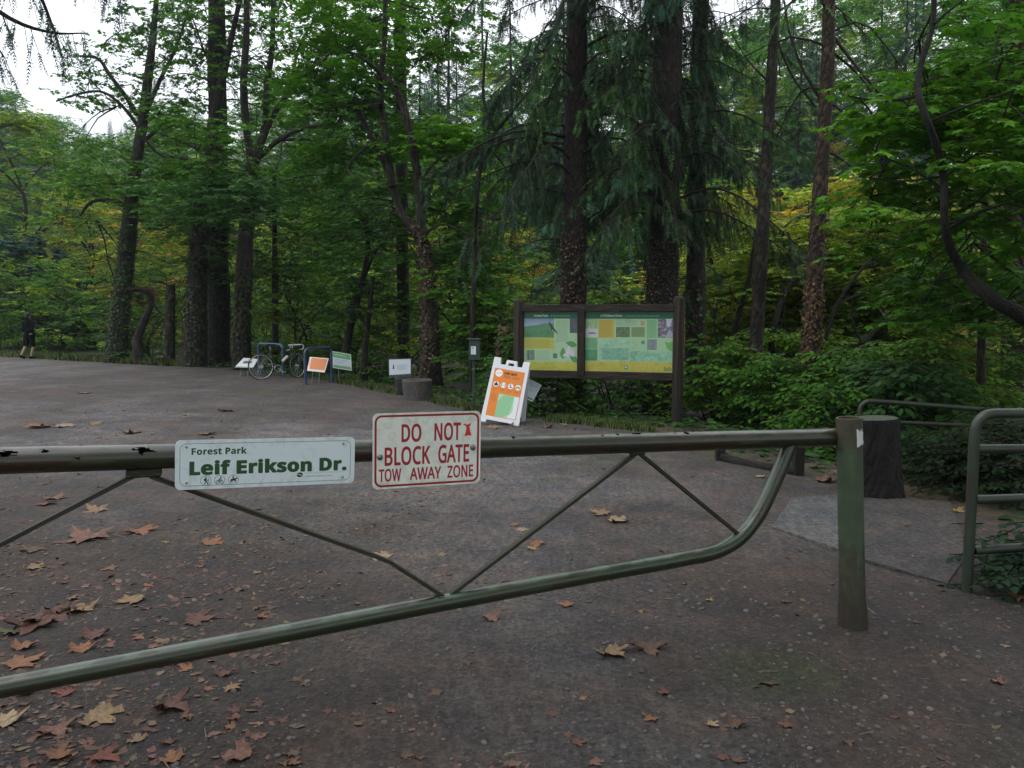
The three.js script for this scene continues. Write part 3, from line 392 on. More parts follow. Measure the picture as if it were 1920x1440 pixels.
// --- the wood behind: a few grown once, then set out over the slope ---
function grow(kind, o) {
  const t = new THREE.Group(), H = o.h, cl = new Cloud(), tw = [];
  if (kind === 'fir') {
    const tg = limb([V(0, -0.8, 0), V(R(-0.1, 0.1), H * 0.4, R(-0.1, 0.1)), V(R(-0.3, 0.3), H, R(-0.3, 0.3))], o.r, 0.03, { radial: 9, step: 1 }); part('trunk', tg, M.barkDark, t);
    boughsFar(t, tg.userData.curve, o);
    return t;
  }
  const stems = kind === 'vine' ? 3 : 1, nodes = [];
  for (let s = 0; s < stems; s++) {
    const lean = stems > 1 ? 0.3 : 0.08, tg = limb([V(R(-0.15, 0.15) * stems, -0.6, R(-0.15, 0.15) * stems), V(R(-lean, lean) * H * 0.5, H * 0.3, R(-lean, lean) * H * 0.5), V(R(-lean, lean) * H, H * 0.62, R(-lean, lean) * H), V(R(-lean, lean) * H * 1.4, H * 0.9, R(-lean, lean) * H * 1.4)], o.r, o.r * 0.2, { radial: 8, step: 0.5, lump: 0.2 });
    part(stems > 1 ? 'stem' : 'trunk', tg, o.mat || M.barkDark, t); for (let i = 4; i <= 16; i++) nodes.push(tg.userData.curve.getPointAt(i / 16));
    for (let l = 0; l < (stems > 1 ? 2 : 6); l++) { const b = tg.userData.curve.getPointAt(R(0.3, 0.75)), a = R(0, 6.28), g = limb(bend(b, b.clone().add(V(Math.cos(a) * o.w * R(0.4, 0.8), H * R(0.05, 0.25), Math.sin(a) * o.w * R(0.4, 0.8))), 0.06, 0.06), o.r * 0.45, o.r * 0.12, { radial: 6, step: 0.5 }); part('limb', g, o.mat || M.barkDark, t); for (let i = 4; i <= 10; i++) nodes.push(g.userData.curve.getPointAt(i / 10)); }
  }
  for (let k = 0; k < o.n; k++) {
    const a = R(0, 6.28), f = Math.pow(rnd(), 0.8), y = H * lerp(o.low, 1, f), rr = o.w * Math.sqrt(rnd()) * Math.sin(Math.PI * clamp(0.18 + f * 0.74, 0, 1)), c = V(Math.cos(a) * rr, y, Math.sin(a) * rr);
    let b = nodes[0], bd = 1e9; for (const q of nodes) { const e = q.distanceTo(c); if (e < bd) { bd = e; b = q; } }
    tw.push(plain(limb([b, b.clone().lerp(c, 0.5).add(V(0, bd * 0.1, 0)), c], clamp(bd * 0.01, 0.01, 0.04), 0.006, { radial: 4, lump: 0, step: 0.8 })));
    clump(cl, c, o.cr * R(0.7, 1.2), o.s, o.l, o.size, rnd() < (o.spot || 0) ? o.c2 : o.c, MAPLE_FAR, b, 0.3);
  }
  part('twigs', tw, M.twig, t, 'stuff'); part('foliage', cl.geo(), M.leaf, t, 'stuff'); return t;
}
function boughsFar(t, curve, o) {
  const cl = new Cloud(), top = o.h; const tw = [];
  for (let k = 0; k < o.n; k++) {
    const f = (k + rnd()) / o.n, y = lerp(top * o.low, top * 0.985, f), q = curve.getPointAt(clamp((y + 0.8) / (top + 0.8), 0, 0.99)), az = k * 2.4 + R(-0.4, 0.4), len = o.w * lerp(1, 0.12, f) * R(0.7, 1.1), out = V(Math.cos(az), 0, Math.sin(az)), e = q.clone().addScaledVector(out, len).add(V(0, -len * R(0.2, 0.5), 0));
    const tint = vary(o.c, 0.2); cl.bar(q, e, 0.03, [0.04, 0.033, 0.025]);
    for (let j = 0; j < Math.ceil(len * o.dense); j++) { const u = R(0.1, 1), s = q.clone().lerp(e, u), d = out.clone().add(V(-out.z, 0, out.x).multiplyScalar(R(-1.3, 1.3))).add(V(0, -R(0.3, 1.2), 0)).normalize(); frond(cl, s, d, R(0.5, 1.1), R(0.16, 0.28), tint, 6); }
  }
  part('foliage', cl.geo(), M.needle, t, 'stuff');
}
rnd = mulberry(5);
const KINDS = {
  maple: [0, 1, 2].map((k) => grow('maple', { h: 14, r: 0.2, w: 4.2, low: 0.22, n: 96, cr: 1.1, s: 7, l: 7, size: 0.24, c: [mix(GREEN, BRIGHT, 0.5), mix(GREEN, LIME, 0.25), mix(GREEN, LIME, 0.6)][k], c2: LIME, spot: 0.2, mat: k === 1 ? M.barkMoss : M.barkDark })),
  golden: [0, 1].map((k) => grow('maple', { h: 11, r: 0.15, w: 3.6, low: 0.12, n: 100, cr: 1, s: 7, l: 7, size: 0.22, c: [mix(LIME, GOLD, 0.3), LIME][k], c2: GOLD, spot: 0.3 })),
  fir: [0, 1].map((k) => grow('fir', { h: 24, r: 0.3, w: 3.4, low: 0.14, n: 110, dense: 9, c: [SPRUCE, mix(SPRUCE, GREEN, 0.3)][k] })),
  vine: [0, 1, 2].map((k) => grow('vine', { h: 5.2, r: 0.05, w: 2.4, low: 0.12, n: 48, cr: 0.7, s: 8, l: 7, size: 0.15, c: [GREEN, mix(GREEN, DEEP, 0.5), mix(GREEN, LIME, 0.35)][k], c2: LIME, spot: 0.12 })),
};
const SKYLINE = [[-400, 150], [0, 200], [45, 200], [75, 245], [200, 262], [260, 240], [330, 235], [420, 225], [520, 140], [650, 40], [760, 20], [860, -40], [960, -60], [1080, 0], [1150, 20], [1250, -100], [1330, -20], [1420, 30], [1500, 60], [1560, 20], [1620, -60], [1760, -60], [2400, -200]];
function skylineAt(px) { for (let i = 1; i < SKYLINE.length; i++) if (px < SKYLINE[i][0]) { const [a, b] = SKYLINE[i - 1], [c, d] = SKYLINE[i]; return lerp(b, d, (px - a) / (c - a)); } return -200; }
const LOOK = { maple: ['maple_tree', 'green broad-leaved maple', 'tree'], golden: ['maple_tree', 'yellowing maple', 'tree'], fir: ['fir_tree', 'tall dark conifer', 'tree'], vine: ['vine_maple', 'low many-stemmed green maple bush', 'shrub'] };
const SIDE = (px) => px < 330 ? 'on the wooded slope beyond the road bend' : px < 700 ? 'in the wood behind the bicycle and blue racks' : px < 960 ? 'in the wood behind the white notice and planter' : px < 1330 ? 'in the wood behind the information board' : 'in the wood behind the gate post and stump';
const taken = [];
function plant(kind, x, z, scale, squash = 1) {
  const px = 960 + x / -z * FL, src = pick(KINDS[kind]), o = src.clone(), [nm, lk, cat] = LOOK[kind];
  o.name = numbered(nm); o.position.set(x, landAt(x, z) - 0.1, z); o.rotation.y = R(0, 6.28); o.scale.set(scale, scale * squash, scale);
  tag(o, `${lk} ${SIDE(px)}`, cat, `${lk} plants ${SIDE(px)}`); scene.add(o); taken.push([x, z]); return o;
}
function scatter(kind, n, s0, s1, gap, hmin, hmax, h0, pxr = [-120, 2060]) {
  for (let k = 0, tries = 0; k < n && tries < 4000; tries++) {
    const px = R(...pxr), Z = Math.sqrt(R(9 * 9, 88 * 88)), x = (px - 960) / FL * Z, z = -Z, s = edgeDist(x, z);
    if (s < s0 || s > s1 || (px > 1310 && px < 1700 && ((kind === 'fir' && s < 40) || (kind === 'maple' && s < 30))) || (kind === 'vine' && ((px > 900 && px < 1345 && Z < 17) || (px > 560 && px < 720 && Z < 23))) || taken.some(([a, b]) => Math.hypot(a - x, b - z) < gap)) continue;
    const top = (591 - skylineAt(px)) / FL * Z + 1.65 - landAt(x, z), h = Math.min(R(hmin, hmax), top); if (h < hmin * 0.55) continue;
    plant(kind, x, z, h / h0, 1); k++;
  }
}
scatter('vine', 30, 2, 9, 1.7, 3.2, 5.6, 5.2);
scatter('maple', 18, 7, 26, 3, 9, 15, 14);
scatter('golden', 26, 9, 34, 3, 7, 12, 11);
scatter('fir', 9, 9, 30, 3.2, 17, 26, 24, [380, 2060]);
scatter('golden', 12, 5, 24, 2, 5, 10, 11, [1330, 1720]);
scatter('maple', 34, 26, 62, 3, 9, 16, 14);
scatter('golden', 22, 22, 62, 3, 8, 13, 11);
scatter('fir', 26, 30, 66, 3.4, 15, 26, 24);
scatter('fir', 20, 24, 66, 2.6, 22, 32, 24, [620, 1760]);
{ // the farthest wood, one mass
  const mk = (src) => { const gs = []; src.traverse((m) => { if (m.isMesh && m.name === 'foliage') gs.push(m.geometry); }); return gs[0]; };
  for (const [kind, n, nm] of [['fir', 150, 'distant_conifers'], ['maple', 130, 'distant_wood']]) {
    const g = mk(KINDS[kind][0]), m = new THREE.InstancedMesh(g, kind === 'fir' ? M.needle : M.leaf, n), q = new THREE.Object3D(); m.name = nm; m.userData = { kind: 'stuff', label: 'far-off wood fading into haze on the hill' };
    for (let i = 0; i < n; i++) { let x, z, px, h; do { px = R(-300, 2200); const Z = R(58, 150); z = -Z; x = (px - 960) / FL * Z; h = Math.min(R(12, 24), (591 - skylineAt(px) + R(-14, 26)) / FL * Z + 1.65 - landAt(x, z)); } while (edgeDist(x, z) < 40 || h < 7); const s = h / (kind === 'fir' ? 24 : 14); q.position.set(x, landAt(x, z), z); q.rotation.y = R(0, 6.28); q.scale.setScalar(s); q.updateMatrix(); m.setMatrixAt(i, q.matrix); }
    scene.add(m);
  }
}
{ // conifers on the high ridge, far off
  let g = null; KINDS.fir[1].traverse((m) => { if (m.isMesh && m.name === 'foliage') g = m.geometry; });
  const m = new THREE.InstancedMesh(g, M.needle, 420), q = new THREE.Object3D(); m.name = 'ridge_conifers'; m.userData = { kind: 'stuff', label: 'conifers on the far ridge, pale in the haze' };
  for (let i = 0; i < 420; i++) { const px = R(-60, 420), Z = R(480, 800), x = (px - 960) / FL * Z; q.position.set(x, ridgeY(x, -Z) - 1, -Z); q.rotation.y = R(0, 6.28); q.scale.set(1.7, 1.25 * R(0.7, 1.3), 1.7); q.updateMatrix(); m.setMatrixAt(i, q.matrix); }
  scene.add(m);
}
// --- the wood goes on behind the onlooker: unseen maples added for their shade ---
for (const [x, z, k] of [[-19, 9, 0], [-12, 15, 1], [-5, 13, 2], [3, 10, 1], [10, 6, 0], [9, 14, 2], [-8, 22, 0], [1, 20, 0], [15, -3, 2], [-24, 20, 1], [17, 12, 1], [8, -1.5, 1]]) { const o = KINDS.maple[k].clone(); o.name = numbered('maple_tree'); o.position.set(x, baseY(x, z) - 0.1, z); o.rotation.y = R(0, 6.28); o.scale.setScalar(1.3); scene.add(o); tag(o, 'tall green maple added out of view to shade the road entrance on the near side of the gate', 'tree', 'added maples on the near side of the gate'); }
// --- shrubs and ground cover ---
function bush(label, pos, w, h, n, size, color, shape, name = 'shrub', s = 8) {
  const t = thing(name, label, 'shrub', V(pos.x, baseY(pos.x, pos.z) - 0.05, pos.z)), cl = new Cloud();
  for (let k = 0; k < 7; k++) { const a = R(0, 6.28), e = V(Math.cos(a) * w * R(0.2, 0.7), h * R(0.5, 0.95), Math.sin(a) * w * R(0.2, 0.7)); part('stem', limb(bend(V(R(-0.1, 0.1), 0, R(-0.1, 0.1)), e, 0.06, 0.05), 0.018, 0.006, { radial: 5, lump: 0 }), M.twig, t); }
  for (let k = 0; k < n; k++) { const a = R(0, 6.28), f = rnd(), r = w * Math.sqrt(rnd()) * Math.sqrt(1 - f * f * 0.8); clump(cl, V(Math.cos(a) * r, h * (0.08 + 0.9 * f), Math.sin(a) * r), 0.32, s, 6, size, color, shape, V(0, h * 0.4, 0), 0.5); }
  part('foliage', cl.geo(), M.leaf, t, 'stuff'); return t;
}
rnd = mulberry(77);
const SHADE = [0.014, 0.038, 0.01];  // leaf colour darkened to stand in for deep shade round the railings
bush('tall grey-green shrub beside the walker at the far left of the road', at(20, 640, 42).setY(0), 4.6, 6.2, 300, 0.26, [0.045, 0.1, 0.075], MAPLE_FAR);
bush('rounded shrub right of the walker on the grass verge', at(150, 640, 40).setY(0), 3, 3.2, 110, 0.2, mix(GREEN, BLUE, 0.3), MAPLE_FAR);
bush('broad-leaved shrub with large pale leaves behind the far railing', at(1690, 760, 10.2).setY(0), 0.8, 1.7, 90, 0.15, mix(DEEP, BLUE, 0.3), OVAL);
bush('glossy green shrub left of the tan ivy-scaled trunk foot', at(1560, 800, 10.4).setY(0), 0.7, 1.2, 80, 0.1, GREEN, OVAL);
bush('light green shrub behind the long rail near the right edge', at(1820, 740, 10.5).setY(0), 1.1, 1.8, 120, 0.11, mix(GREEN, LIME, 0.3), OVAL);
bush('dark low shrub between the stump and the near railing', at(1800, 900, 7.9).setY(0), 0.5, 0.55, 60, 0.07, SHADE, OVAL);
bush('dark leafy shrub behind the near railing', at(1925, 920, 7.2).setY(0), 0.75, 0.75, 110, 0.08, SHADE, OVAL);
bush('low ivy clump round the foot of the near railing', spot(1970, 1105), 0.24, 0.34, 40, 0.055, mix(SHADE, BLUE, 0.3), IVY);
bush('bushy fern and bramble behind the sandwich board', at(1000, 760, 13.8).setY(0), 0.8, 1.4, 80, 0.11, DEEP, OVAL);
bush('leafy bramble under the middle of the board', at(1150, 760, 14.5).setY(0), 1.0, 1.6, 90, 0.11, mix(DEEP, GREEN, 0.5), OVAL);
bush('dark bush behind the short post of the low log', at(1400, 790, 13.2).setY(0), 0.7, 0.8, 60, 0.1, DEEP, OVAL);
bush('green bush between the board and the left slim fir trunk', at(1345, 790, 13.4).setY(0), 0.8, 1.9, 90, 0.12, mix(GREEN, LIME, 0.08), OVAL);
bush('green bush between the feet of the two slim fir trunks', at(1465, 790, 12.4).setY(0), 0.75, 1.7, 100, 0.11, mix(GREEN, DEEP, 0.3), OVAL);
bush('green bush behind the gate post', at(1600, 790, 11.6).setY(0), 0.9, 1.9, 110, 0.12, mix(GREEN, DEEP, 0.2), OVAL);
bush('wide green bramble filling the bank behind the two slim fir trunks', at(1480, 740, 15.5).setY(0), 2.0, 3.0, 240, 0.13, mix(GREEN, LIME, 0.2), OVAL);
bush('wide green bramble on the bank behind the far railing', at(1740, 740, 13).setY(0), 2.0, 2.9, 260, 0.13, mix(GREEN, LIME, 0.1), OVAL);
bush('bramble between the white notice and the slanting saplings', at(708, 700, 20.6).setY(0), 0.55, 0.8, 36, 0.12, mix(DEEP, GREEN, 0.4), OVAL);
bush('green bush behind the rack with the orange sign', at(600, 690, 25).setY(0), 1.4, 1.5, 80, 0.13, GREEN, OVAL);
bush('green bush right behind the parked bicycle', at(530, 690, 26.5).setY(0), 1.2, 1.3, 70, 0.13, mix(GREEN, DEEP, 0.5), OVAL);
{ // ivy and fern carpet over the bank, grass on the verges
  const cl = new Cloud(), gr = new Cloud();
  for (let k = 0; k < 20000;) {
    const px = R(-60, 2000), Z = R(5, 40), x = (px - 960) / FL * Z, z = -Z, s = edgeDist(x, z); if (s < -0.1 || s > 9 || (s < 0.5 && rnd() > 0.35) || (px > 1560 && Z < 9.5 && rnd() > 0.15)) { if (rnd() < 0.02) k++; continue; }
    const y = landAt(x, z) + R(0.02, 0.3) * sstep(s, 0, 2), a = R(0, 6.28), d = V(Math.cos(a), R(-0.4, 0.3), Math.sin(a)).normalize(), n = V(R(-0.5, 0.5), 1, R(-0.5, 0.5)); n.addScaledVector(d, -n.dot(d)).normalize();
    cl.leaf(V(x, y, z), d, n, R(0.06, 0.14), vary(pick([DEEP, IVYGREEN, DEEP, mix(DEEP, BLUE, 0.4)]), 0.3), IVY); k++;
  }
  struct('ground_cover', cl.geo(), M.leaf, 'ivy and low green leaves carpeting the bank beyond the road', 'stuff');
  const blades = (n, f, h) => { for (let k = 0; k < n; k++) { const [x, z] = f(), y = Math.max(roadY(x, z), landAt(x, z) - 0.04), a = R(0, 6.28), c = vary(pick([[0.06, 0.1, 0.02], [0.08, 0.11, 0.03], [0.05, 0.08, 0.02]]), 0.3), hh = h * R(0.5, 1.4), b = gr.v(x, y, z, V(0, 1, 0), c), w = 0.006 + h * 0.06; gr.v(x + Math.cos(a) * w, y, z + Math.sin(a) * w, V(0, 1, 0), c); gr.v(x + R(-0.5, 0.5) * hh, y + hh, z + R(-0.5, 0.5) * hh, V(0, 1, 0), c); gr.i.push(b, b + 1, b + 2); } };
  blades(9000, () => { const u = rnd(), p = spot(lerp(1035, 1215, u) + R(-18, 18), lerp(787, 806, u) + R(-14, 5)); return [p.x, p.z]; }, 0.085);
  blades(9000, () => { const u = rnd(), p = spot(lerp(-20, 330, u), lerp(668, 688, u) - Math.pow(rnd(), 1.5) * 16); return [p.x, p.z]; }, 0.22);
  blades(2500, () => { const u = rnd(), p = spot(lerp(600, 900, u), lerp(716, 774, u) - R(2, 12)); return [p.x, p.z]; }, 0.12);
  struct('grass', gr.geo(), M.ivy, 'thin grass growing along the far verge of the road', 'stuff');
}
// ---------- the gate ----------
const UP = V(0, 1, 0);
function paintTex(base, rust, light, seed, top) {   // old paint: rust blooms, flakes, and chalked, lichened top with sky reflection painted in
  return tex(1024, 256, (u, v) => {
    const a = fbm(u * 8 + seed, v * 4, 5, 8), b = fbm(u * 20 + seed, v * 10, 4, 10), c = fbm(u * 6 + 3 + seed, v * 3, 4, 6), e = fbm(u * 24 + seed, v * 6, 4, 6); let k = base.map((x) => x * lerp(0.7, 1.25, b));
    if (a > 0.47) k = k.map((x, i) => lerp(x, rust[i], sstep(a, 0.5, 0.6))); if (c > 0.56) k = k.map((x, i) => lerp(x, light[i], sstep(c, 0.56, 0.7) * 0.6));
    if (top) { const d = Math.abs(v - 0.24 + (e - 0.5) * 0.06) / 0.13, m = sstep(1 - d, 0, 0.35) * sstep(c + (e - 0.5) * 0.5, 0.3, 0.42); k = k.map((x, i) => lerp(x, top[i] * lerp(0.85, 1.1, b), m * 0.62)); } return k;
  });
}
const railMap = paintTex([46, 50, 31], [62, 44, 36], [88, 100, 74], 0, [100, 107, 106]), railRough = tex(256, 128, (u, v) => { const k = lerp(60, 170, fbm(u * 10, v * 8, 4, 2)); return [k, k, k]; }, false);
const lowMap = paintTex([46, 58, 38], [60, 50, 38], [80, 100, 78], 5, [108, 122, 120]), greenMap = paintTex([50, 66, 47], [54, 46, 37], [76, 90, 73], 9);
const G = {
  rail: new THREE.MeshPhysicalMaterial({ map: railMap, color: lin(0.58, 0.61, 0.46), roughnessMap: railRough, roughness: 0.8, clearcoat: 0.5, clearcoatRoughness: 0.26, bumpMap: railMap, bumpScale: 0.0015, side: THREE.DoubleSide }),
  low: new THREE.MeshPhysicalMaterial({ map: lowMap, color: lin(0.58, 0.68, 0.52), roughnessMap: railRough, roughness: 0.8, clearcoat: 0.5, clearcoatRoughness: 0.26, bumpMap: lowMap, bumpScale: 0.0015 }),
  brace: std({ color: lin(0.55, 0.57, 0.45), map: railMap, roughness: 0.7 }),
  post: std({ map: greenMap, roughness: 0.62, bumpMap: greenMap, bumpScale: 0.002 }),
  fence: new THREE.MeshPhysicalMaterial({ map: greenMap, roughness: 0.6, clearcoat: 0.4, clearcoatRoughness: 0.3, color: lin(0.48, 0.53, 0.5) }),
};
function pipe(pts, r, o = {}) {   // a bent pipe, optionally rusted through at holes [{ at (metres), elev, len, wide }]
  const curve = o.straight ? new THREE.LineCurve3(pts[0], pts[1]) : new THREE.CatmullRomCurve3(pts, false, 'centripetal', 0.5), L = curve.getLength(), n = Math.ceil(L / (o.step || 0.02)), m = o.radial || 20, P = [], N = [], U = [], I = [], f = o.front || V(0, 0, 1);
  for (let i = 0; i <= n; i++) {
    const t = i / n, q = curve.getPointAt(t), d = curve.getTangentAt(t), b = V().crossVectors(d, f).normalize(), e = V().crossVectors(b, d).normalize(); if (b.y < 0) b.negate();
    for (let k = 0; k <= m; k++) { const a = k / m * Math.PI * 2, c = Math.cos(a), s = Math.sin(a), x = e.x * c + b.x * s, y = e.y * c + b.y * s, z = e.z * c + b.z * s, rr = r * (1 + (fbm(t * L * 3 + 4, Math.sin(a) + 3, 2) - 0.5) * (o.dent ?? 0.03)); P.push(q.x + x * rr, q.y + y * rr, q.z + z * rr); N.push(x, y, z); U.push(t * L * 0.7, k / m); }
  }
  for (let i = 0; i < n; i++) for (let k = 0; k < m; k++) {
    const along = (i + 0.5) / n * L, a = (k + 0.5) / m * Math.PI * 2;
    if (o.holes && o.holes.some((h) => { const x = (along - h.at) / h.len, el = h.elev / 57.3; let y = a - el; if (y > Math.PI) y -= 6.283; y /= h.wide; const w = h.tri ? Math.abs(y + 0.2 * x) + Math.max(0, -x) * 0.9 + Math.max(0, x) * 0.8 : Math.hypot(x, y); return w < 0.75 + (n2(along * 70 + 3, a * 9 + 2) - 0.5) * 0.7; })) continue;
    const p = i * (m + 1) + k, q = p + m + 1; I.push(p, q, p + 1, q, q + 1, p + 1);
  }
  faceOut(P, N, I);
  const g = new THREE.BufferGeometry(); g.setAttribute('position', new THREE.Float32BufferAttribute(P, 3)); g.setAttribute('normal', new THREE.Float32BufferAttribute(N, 3)); g.setAttribute('uv', new THREE.Float32BufferAttribute(U, 2)); g.setIndex(I); return g;
}
const GA = at(0, 864, 2.68), GB = at(1580, 819, 4.1), GD = V(GB.x - GA.x, 0, GB.z - GA.z).normalize(), GN = V(-GD.z, 0, GD.x); if (GN.z < 0) GN.negate();
const gp = (px, py, off = 0) => onPlane(px, py, GA.clone().addScaledVector(GN, off), GN);
{
  const slope = (GB.y - GA.y) / GA.distanceTo(GB), left = GA.clone().addScaledVector(GB.clone().sub(GA).normalize(), -2.6), L0 = 2.6, gate = thing('barrier_gate', 'long rusty green pipe gate with a V of braces, closed across the road', 'gate', V(left.x, 0, left.z)), mv = (p) => p.clone().sub(gate.position);
  const hole = (px, elev, len, wide, tri) => ({ at: mv(gp(px, 850)).setY(0).length() , elev, len, wide, tri });
  part('top_rail', pipe([mv(left), mv(GB.clone().addScaledVector(GD, -0.02))], 0.047, { straight: true, step: 0.005, radial: 72, front: GN, holes: [hole(18, 42, 0.034, 0.34), hole(88, 48, 0.013, 0.2), hole(270, 42, 0.04, 0.5, true), hole(960, 66, 0.012, 0.25), hole(1155, 70, 0.01, 0.15), hole(1192, 76, 0.03, 0.24), hole(1125, 60, 0.01, 0.12), hole(1283, 66, 0.016, 0.26), hole(150, 10, 0.012, 0.16), hole(1262, 70, 0.009, 0.12)], dent: 0.06 }), G.rail, gate);
  part('rail_end', new THREE.SphereGeometry(0.047, 20, 10), G.rail, gate).position.copy(mv(GB.clone().addScaledVector(GD, -0.02)));
  const lowL = gp(0, 1290), lowR = gp(830, 1130), lowDir = lowR.clone().sub(lowL).normalize();
  part('bottom_rail', pipe([lowL.clone().addScaledVector(lowDir, -2.5), lowL, lowR, gp(1100, 1080), gp(1290, 1046), gp(1345, 1033), gp(1385, 1010), gp(1420, 968), gp(1450, 908), gp(1475, 850), gp(1482, 832)].map(mv), 0.037, { front: GN, step: 0.015, radial: 24 }), G.low, gate);
  const bar = (list, w) => { const gs = []; for (let i = 0; i < list.length - 1; i++) { const a = mv(list[i]), b = mv(list[i + 1]), g = new RoundedBoxGeometry(w, w * 0.55, a.distanceTo(b) + 0.012, 2, 0.004); g.lookAt(b.clone().sub(a)); g.translate((a.x + b.x) / 2, (a.y + b.y) / 2, (a.z + b.z) / 2); gs.push(g); } return part('brace', gs, G.brace, gate); };
  bar([gp(-520, 1290), gp(258, 888)], 0.03); bar([gp(284, 893), gp(700, 1041), gp(730, 1053), gp(838, 1122)], 0.03); bar([gp(832, 1124), gp(1192, 850)], 0.03); bar([gp(1196, 848), gp(1390, 1006)], 0.03);
  for (const [x, y, w] of [[270, 886, 0.12], [836, 1122, 0.09], [1194, 846, 0.07]]) { const g = new RoundedBoxGeometry(w, 0.03, 0.05, 2, 0.008), m = part('weld_plate', g, G.brace, gate); m.position.copy(mv(gp(x, y))); m.rotation.y = -Math.atan2(GD.z, GD.x); }
  const hinge = part('hinge_post', new THREE.CylinderGeometry(0.064, 0.066, 1.3, 24), G.post, gate); hinge.position.set(-0.08, 0.62, 0);
}
{ // latch post
  const b = spot(1599, 1178), p = thing('gate_post', 'upright green steel post with an open top at the free end of the gate', 'post', V(b.x, 0, b.z)), H = 1.125, pr = [];
  for (const [r, y] of [[0.0735, -0.06], [0.0725, 0.1], [0.066, 0.2], [0.064, 0.4], [0.0635, H - 0.16], [0.0645, H - 0.15], [0.0645, H - 0.003], [0.063, H], [0.056, H], [0.055, H - 0.004], [0.055, H - 0.3], [0, H - 0.3]]) pr.push(new THREE.Vector2(r, y));
  const g = new THREE.LatheGeometry(pr, 40); { const ps = g.attributes.position; for (let i = 0; i < ps.count; i++) { const y = ps.getY(i), k = 1 + (y < 0.32 ? (fbm(ps.getX(i) * 30 + 9, y * 12 + ps.getZ(i) * 30 + 9, 3) - 0.5) * 0.1 : 0); ps.setXYZ(i, ps.getX(i) * k, y, ps.getZ(i) * k); } }
  g.computeVertexNormals();
  const wear = print(256, 512, (c, w, h) => {
    const r = mulberry(4); c.fillStyle = '#44573d'; c.fillRect(0, 0, w, h);
    for (let k = 0; k < 900; k++) { const y = h * r(), f = y / h; c.globalAlpha = 0.16; c.fillStyle = pick(['#3d4f38', '#506749', '#354531', '#556853', '#3b4936']); c.beginPath(); c.ellipse(r() * w, y, 6 + r() * 24, 6 + r() * 30, 0, 0, 7); c.fill(); }
    for (let k = 0; k < 800; k++) { const y = h * (1 - Math.pow(r(), 2.2) * 0.4); c.globalAlpha = 0.25; c.fillStyle = pick(['#3a3229', '#332b24', '#4a382a', '#2c2723']); c.beginPath(); c.ellipse(r() * w, y, 4 + r() * 14, 4 + r() * 18, 0, 0, 7); c.fill(); }
    for (let k = 0; k < 240; k++) { const y = h * Math.pow(r(), 1.5) * 0.16; c.globalAlpha = 0.3; c.fillStyle = pick(['#453b30', '#3b352a', '#524433']); c.beginPath(); c.ellipse(r() * w, y, 6 + r() * 18, 3 + r() * 12, 0, 0, 7); c.fill(); } c.globalAlpha = 1;
  });
  const uv = g.attributes.uv, ps = g.attributes.position; for (let i = 0; i < uv.count; i++) uv.setY(i, clamp(ps.getY(i) / H, 0, 1));
  part('shaft', g, std({ map: wear, color: lin(0.75, 0.78, 0.75), roughness: 0.62, bumpMap: greenMap, bumpScale: 0.002, side: THREE.DoubleSide }), p);
  const tape = new THREE.CylinderGeometry(0.0655, 0.066, 0.075, 10, 4, true, 0.15, 0.75), tp = tape.attributes.position; for (let i = 0; i < tp.count; i++) { const k = 1 + R(0, 0.05); tp.setXYZ(i, tp.getX(i) * k, tp.getY(i) + R(-0.012, 0.012), tp.getZ(i) * k); }
  part('tape_scrap', tape, std({ color: lin(0.6, 0.62, 0.62), roughness: 0.6, side: THREE.DoubleSide }), p).position.y = H - 0.1;
  p.rotation.z = 0.055;
}
// ---------- flat signs ----------
function frameOf(c) {   // c: four corners TL, TR, BR, BL
  const o = c.reduce((s, p) => s.add(p.clone().multiplyScalar(0.25)), V()), x = c[1].clone().add(c[2]).sub(c[0]).sub(c[3]).multiplyScalar(0.5), y = c[0].clone().add(c[1]).sub(c[2]).sub(c[3]).multiplyScalar(0.5), w = x.length(), h = y.length();
  x.normalize(); const z = V().crossVectors(x, y).normalize(); y.crossVectors(z, x); return { o, w, h, q: new THREE.Quaternion().setFromRotationMatrix(new THREE.Matrix4().makeBasis(x, y, z)) };
}
function roundRect(w, h, r) { const s = new THREE.Shape(), a = w / 2, b = h / 2; s.moveTo(-a + r, -b); s.lineTo(a - r, -b); s.absarc(a - r, -b + r, r, -Math.PI / 2, 0); s.lineTo(a, b - r); s.absarc(a - r, b - r, r, 0, Math.PI / 2); s.lineTo(-a + r, b); s.absarc(-a + r, b - r, r, Math.PI / 2, Math.PI); s.lineTo(-a, -b + r); s.absarc(-a + r, -b + r, r, Math.PI, Math.PI * 1.5); return s; }
function unitUV(g, w, h) { const p = g.attributes.position, u = g.attributes.uv; for (let i = 0; i < u.count; i++) u.setXY(i, p.getX(i) / w + 0.5, p.getY(i) / h + 0.5); return g; }
const alu = std({ color: lin(0.5, 0.52, 0.52), metalness: 0.6, roughness: 0.5 });
function plateSign(t, w, h, r, map, o = {}) {
  const sh = roundRect(w, h, r), g = new THREE.ExtrudeGeometry(sh, { depth: o.thick || 0.003, bevelEnabled: false, curveSegments: 10 }); g.translate(0, 0, -(o.thick || 0.003)); part('plate', g, o.back || alu, t);
  part('sign_face', unitUV(new THREE.ShapeGeometry(sh, 10), w, h), std({ map, roughness: o.rough ?? 0.42 }), t).position.z = 0.0012;
}
const sans = (c, px, bold = true) => { c.font = `${bold ? 'bold ' : ''}${px}px sans-serif`; };
function fitText(c, s, x, y, w, h, bold = true, stroke = 0) {   // s drawn into the box (x, y = left and baseline; w wide; h cap height)
  c.save(); sans(c, 100, bold); const m = c.measureText(s).width; c.translate(x, y); c.scale(w / m, h / 72); c.fillText(s, 0, 0); if (stroke) { c.lineWidth = stroke * 72 / h; c.lineJoin = 'round'; c.strokeText(s, 0, 0); } c.restore();
}
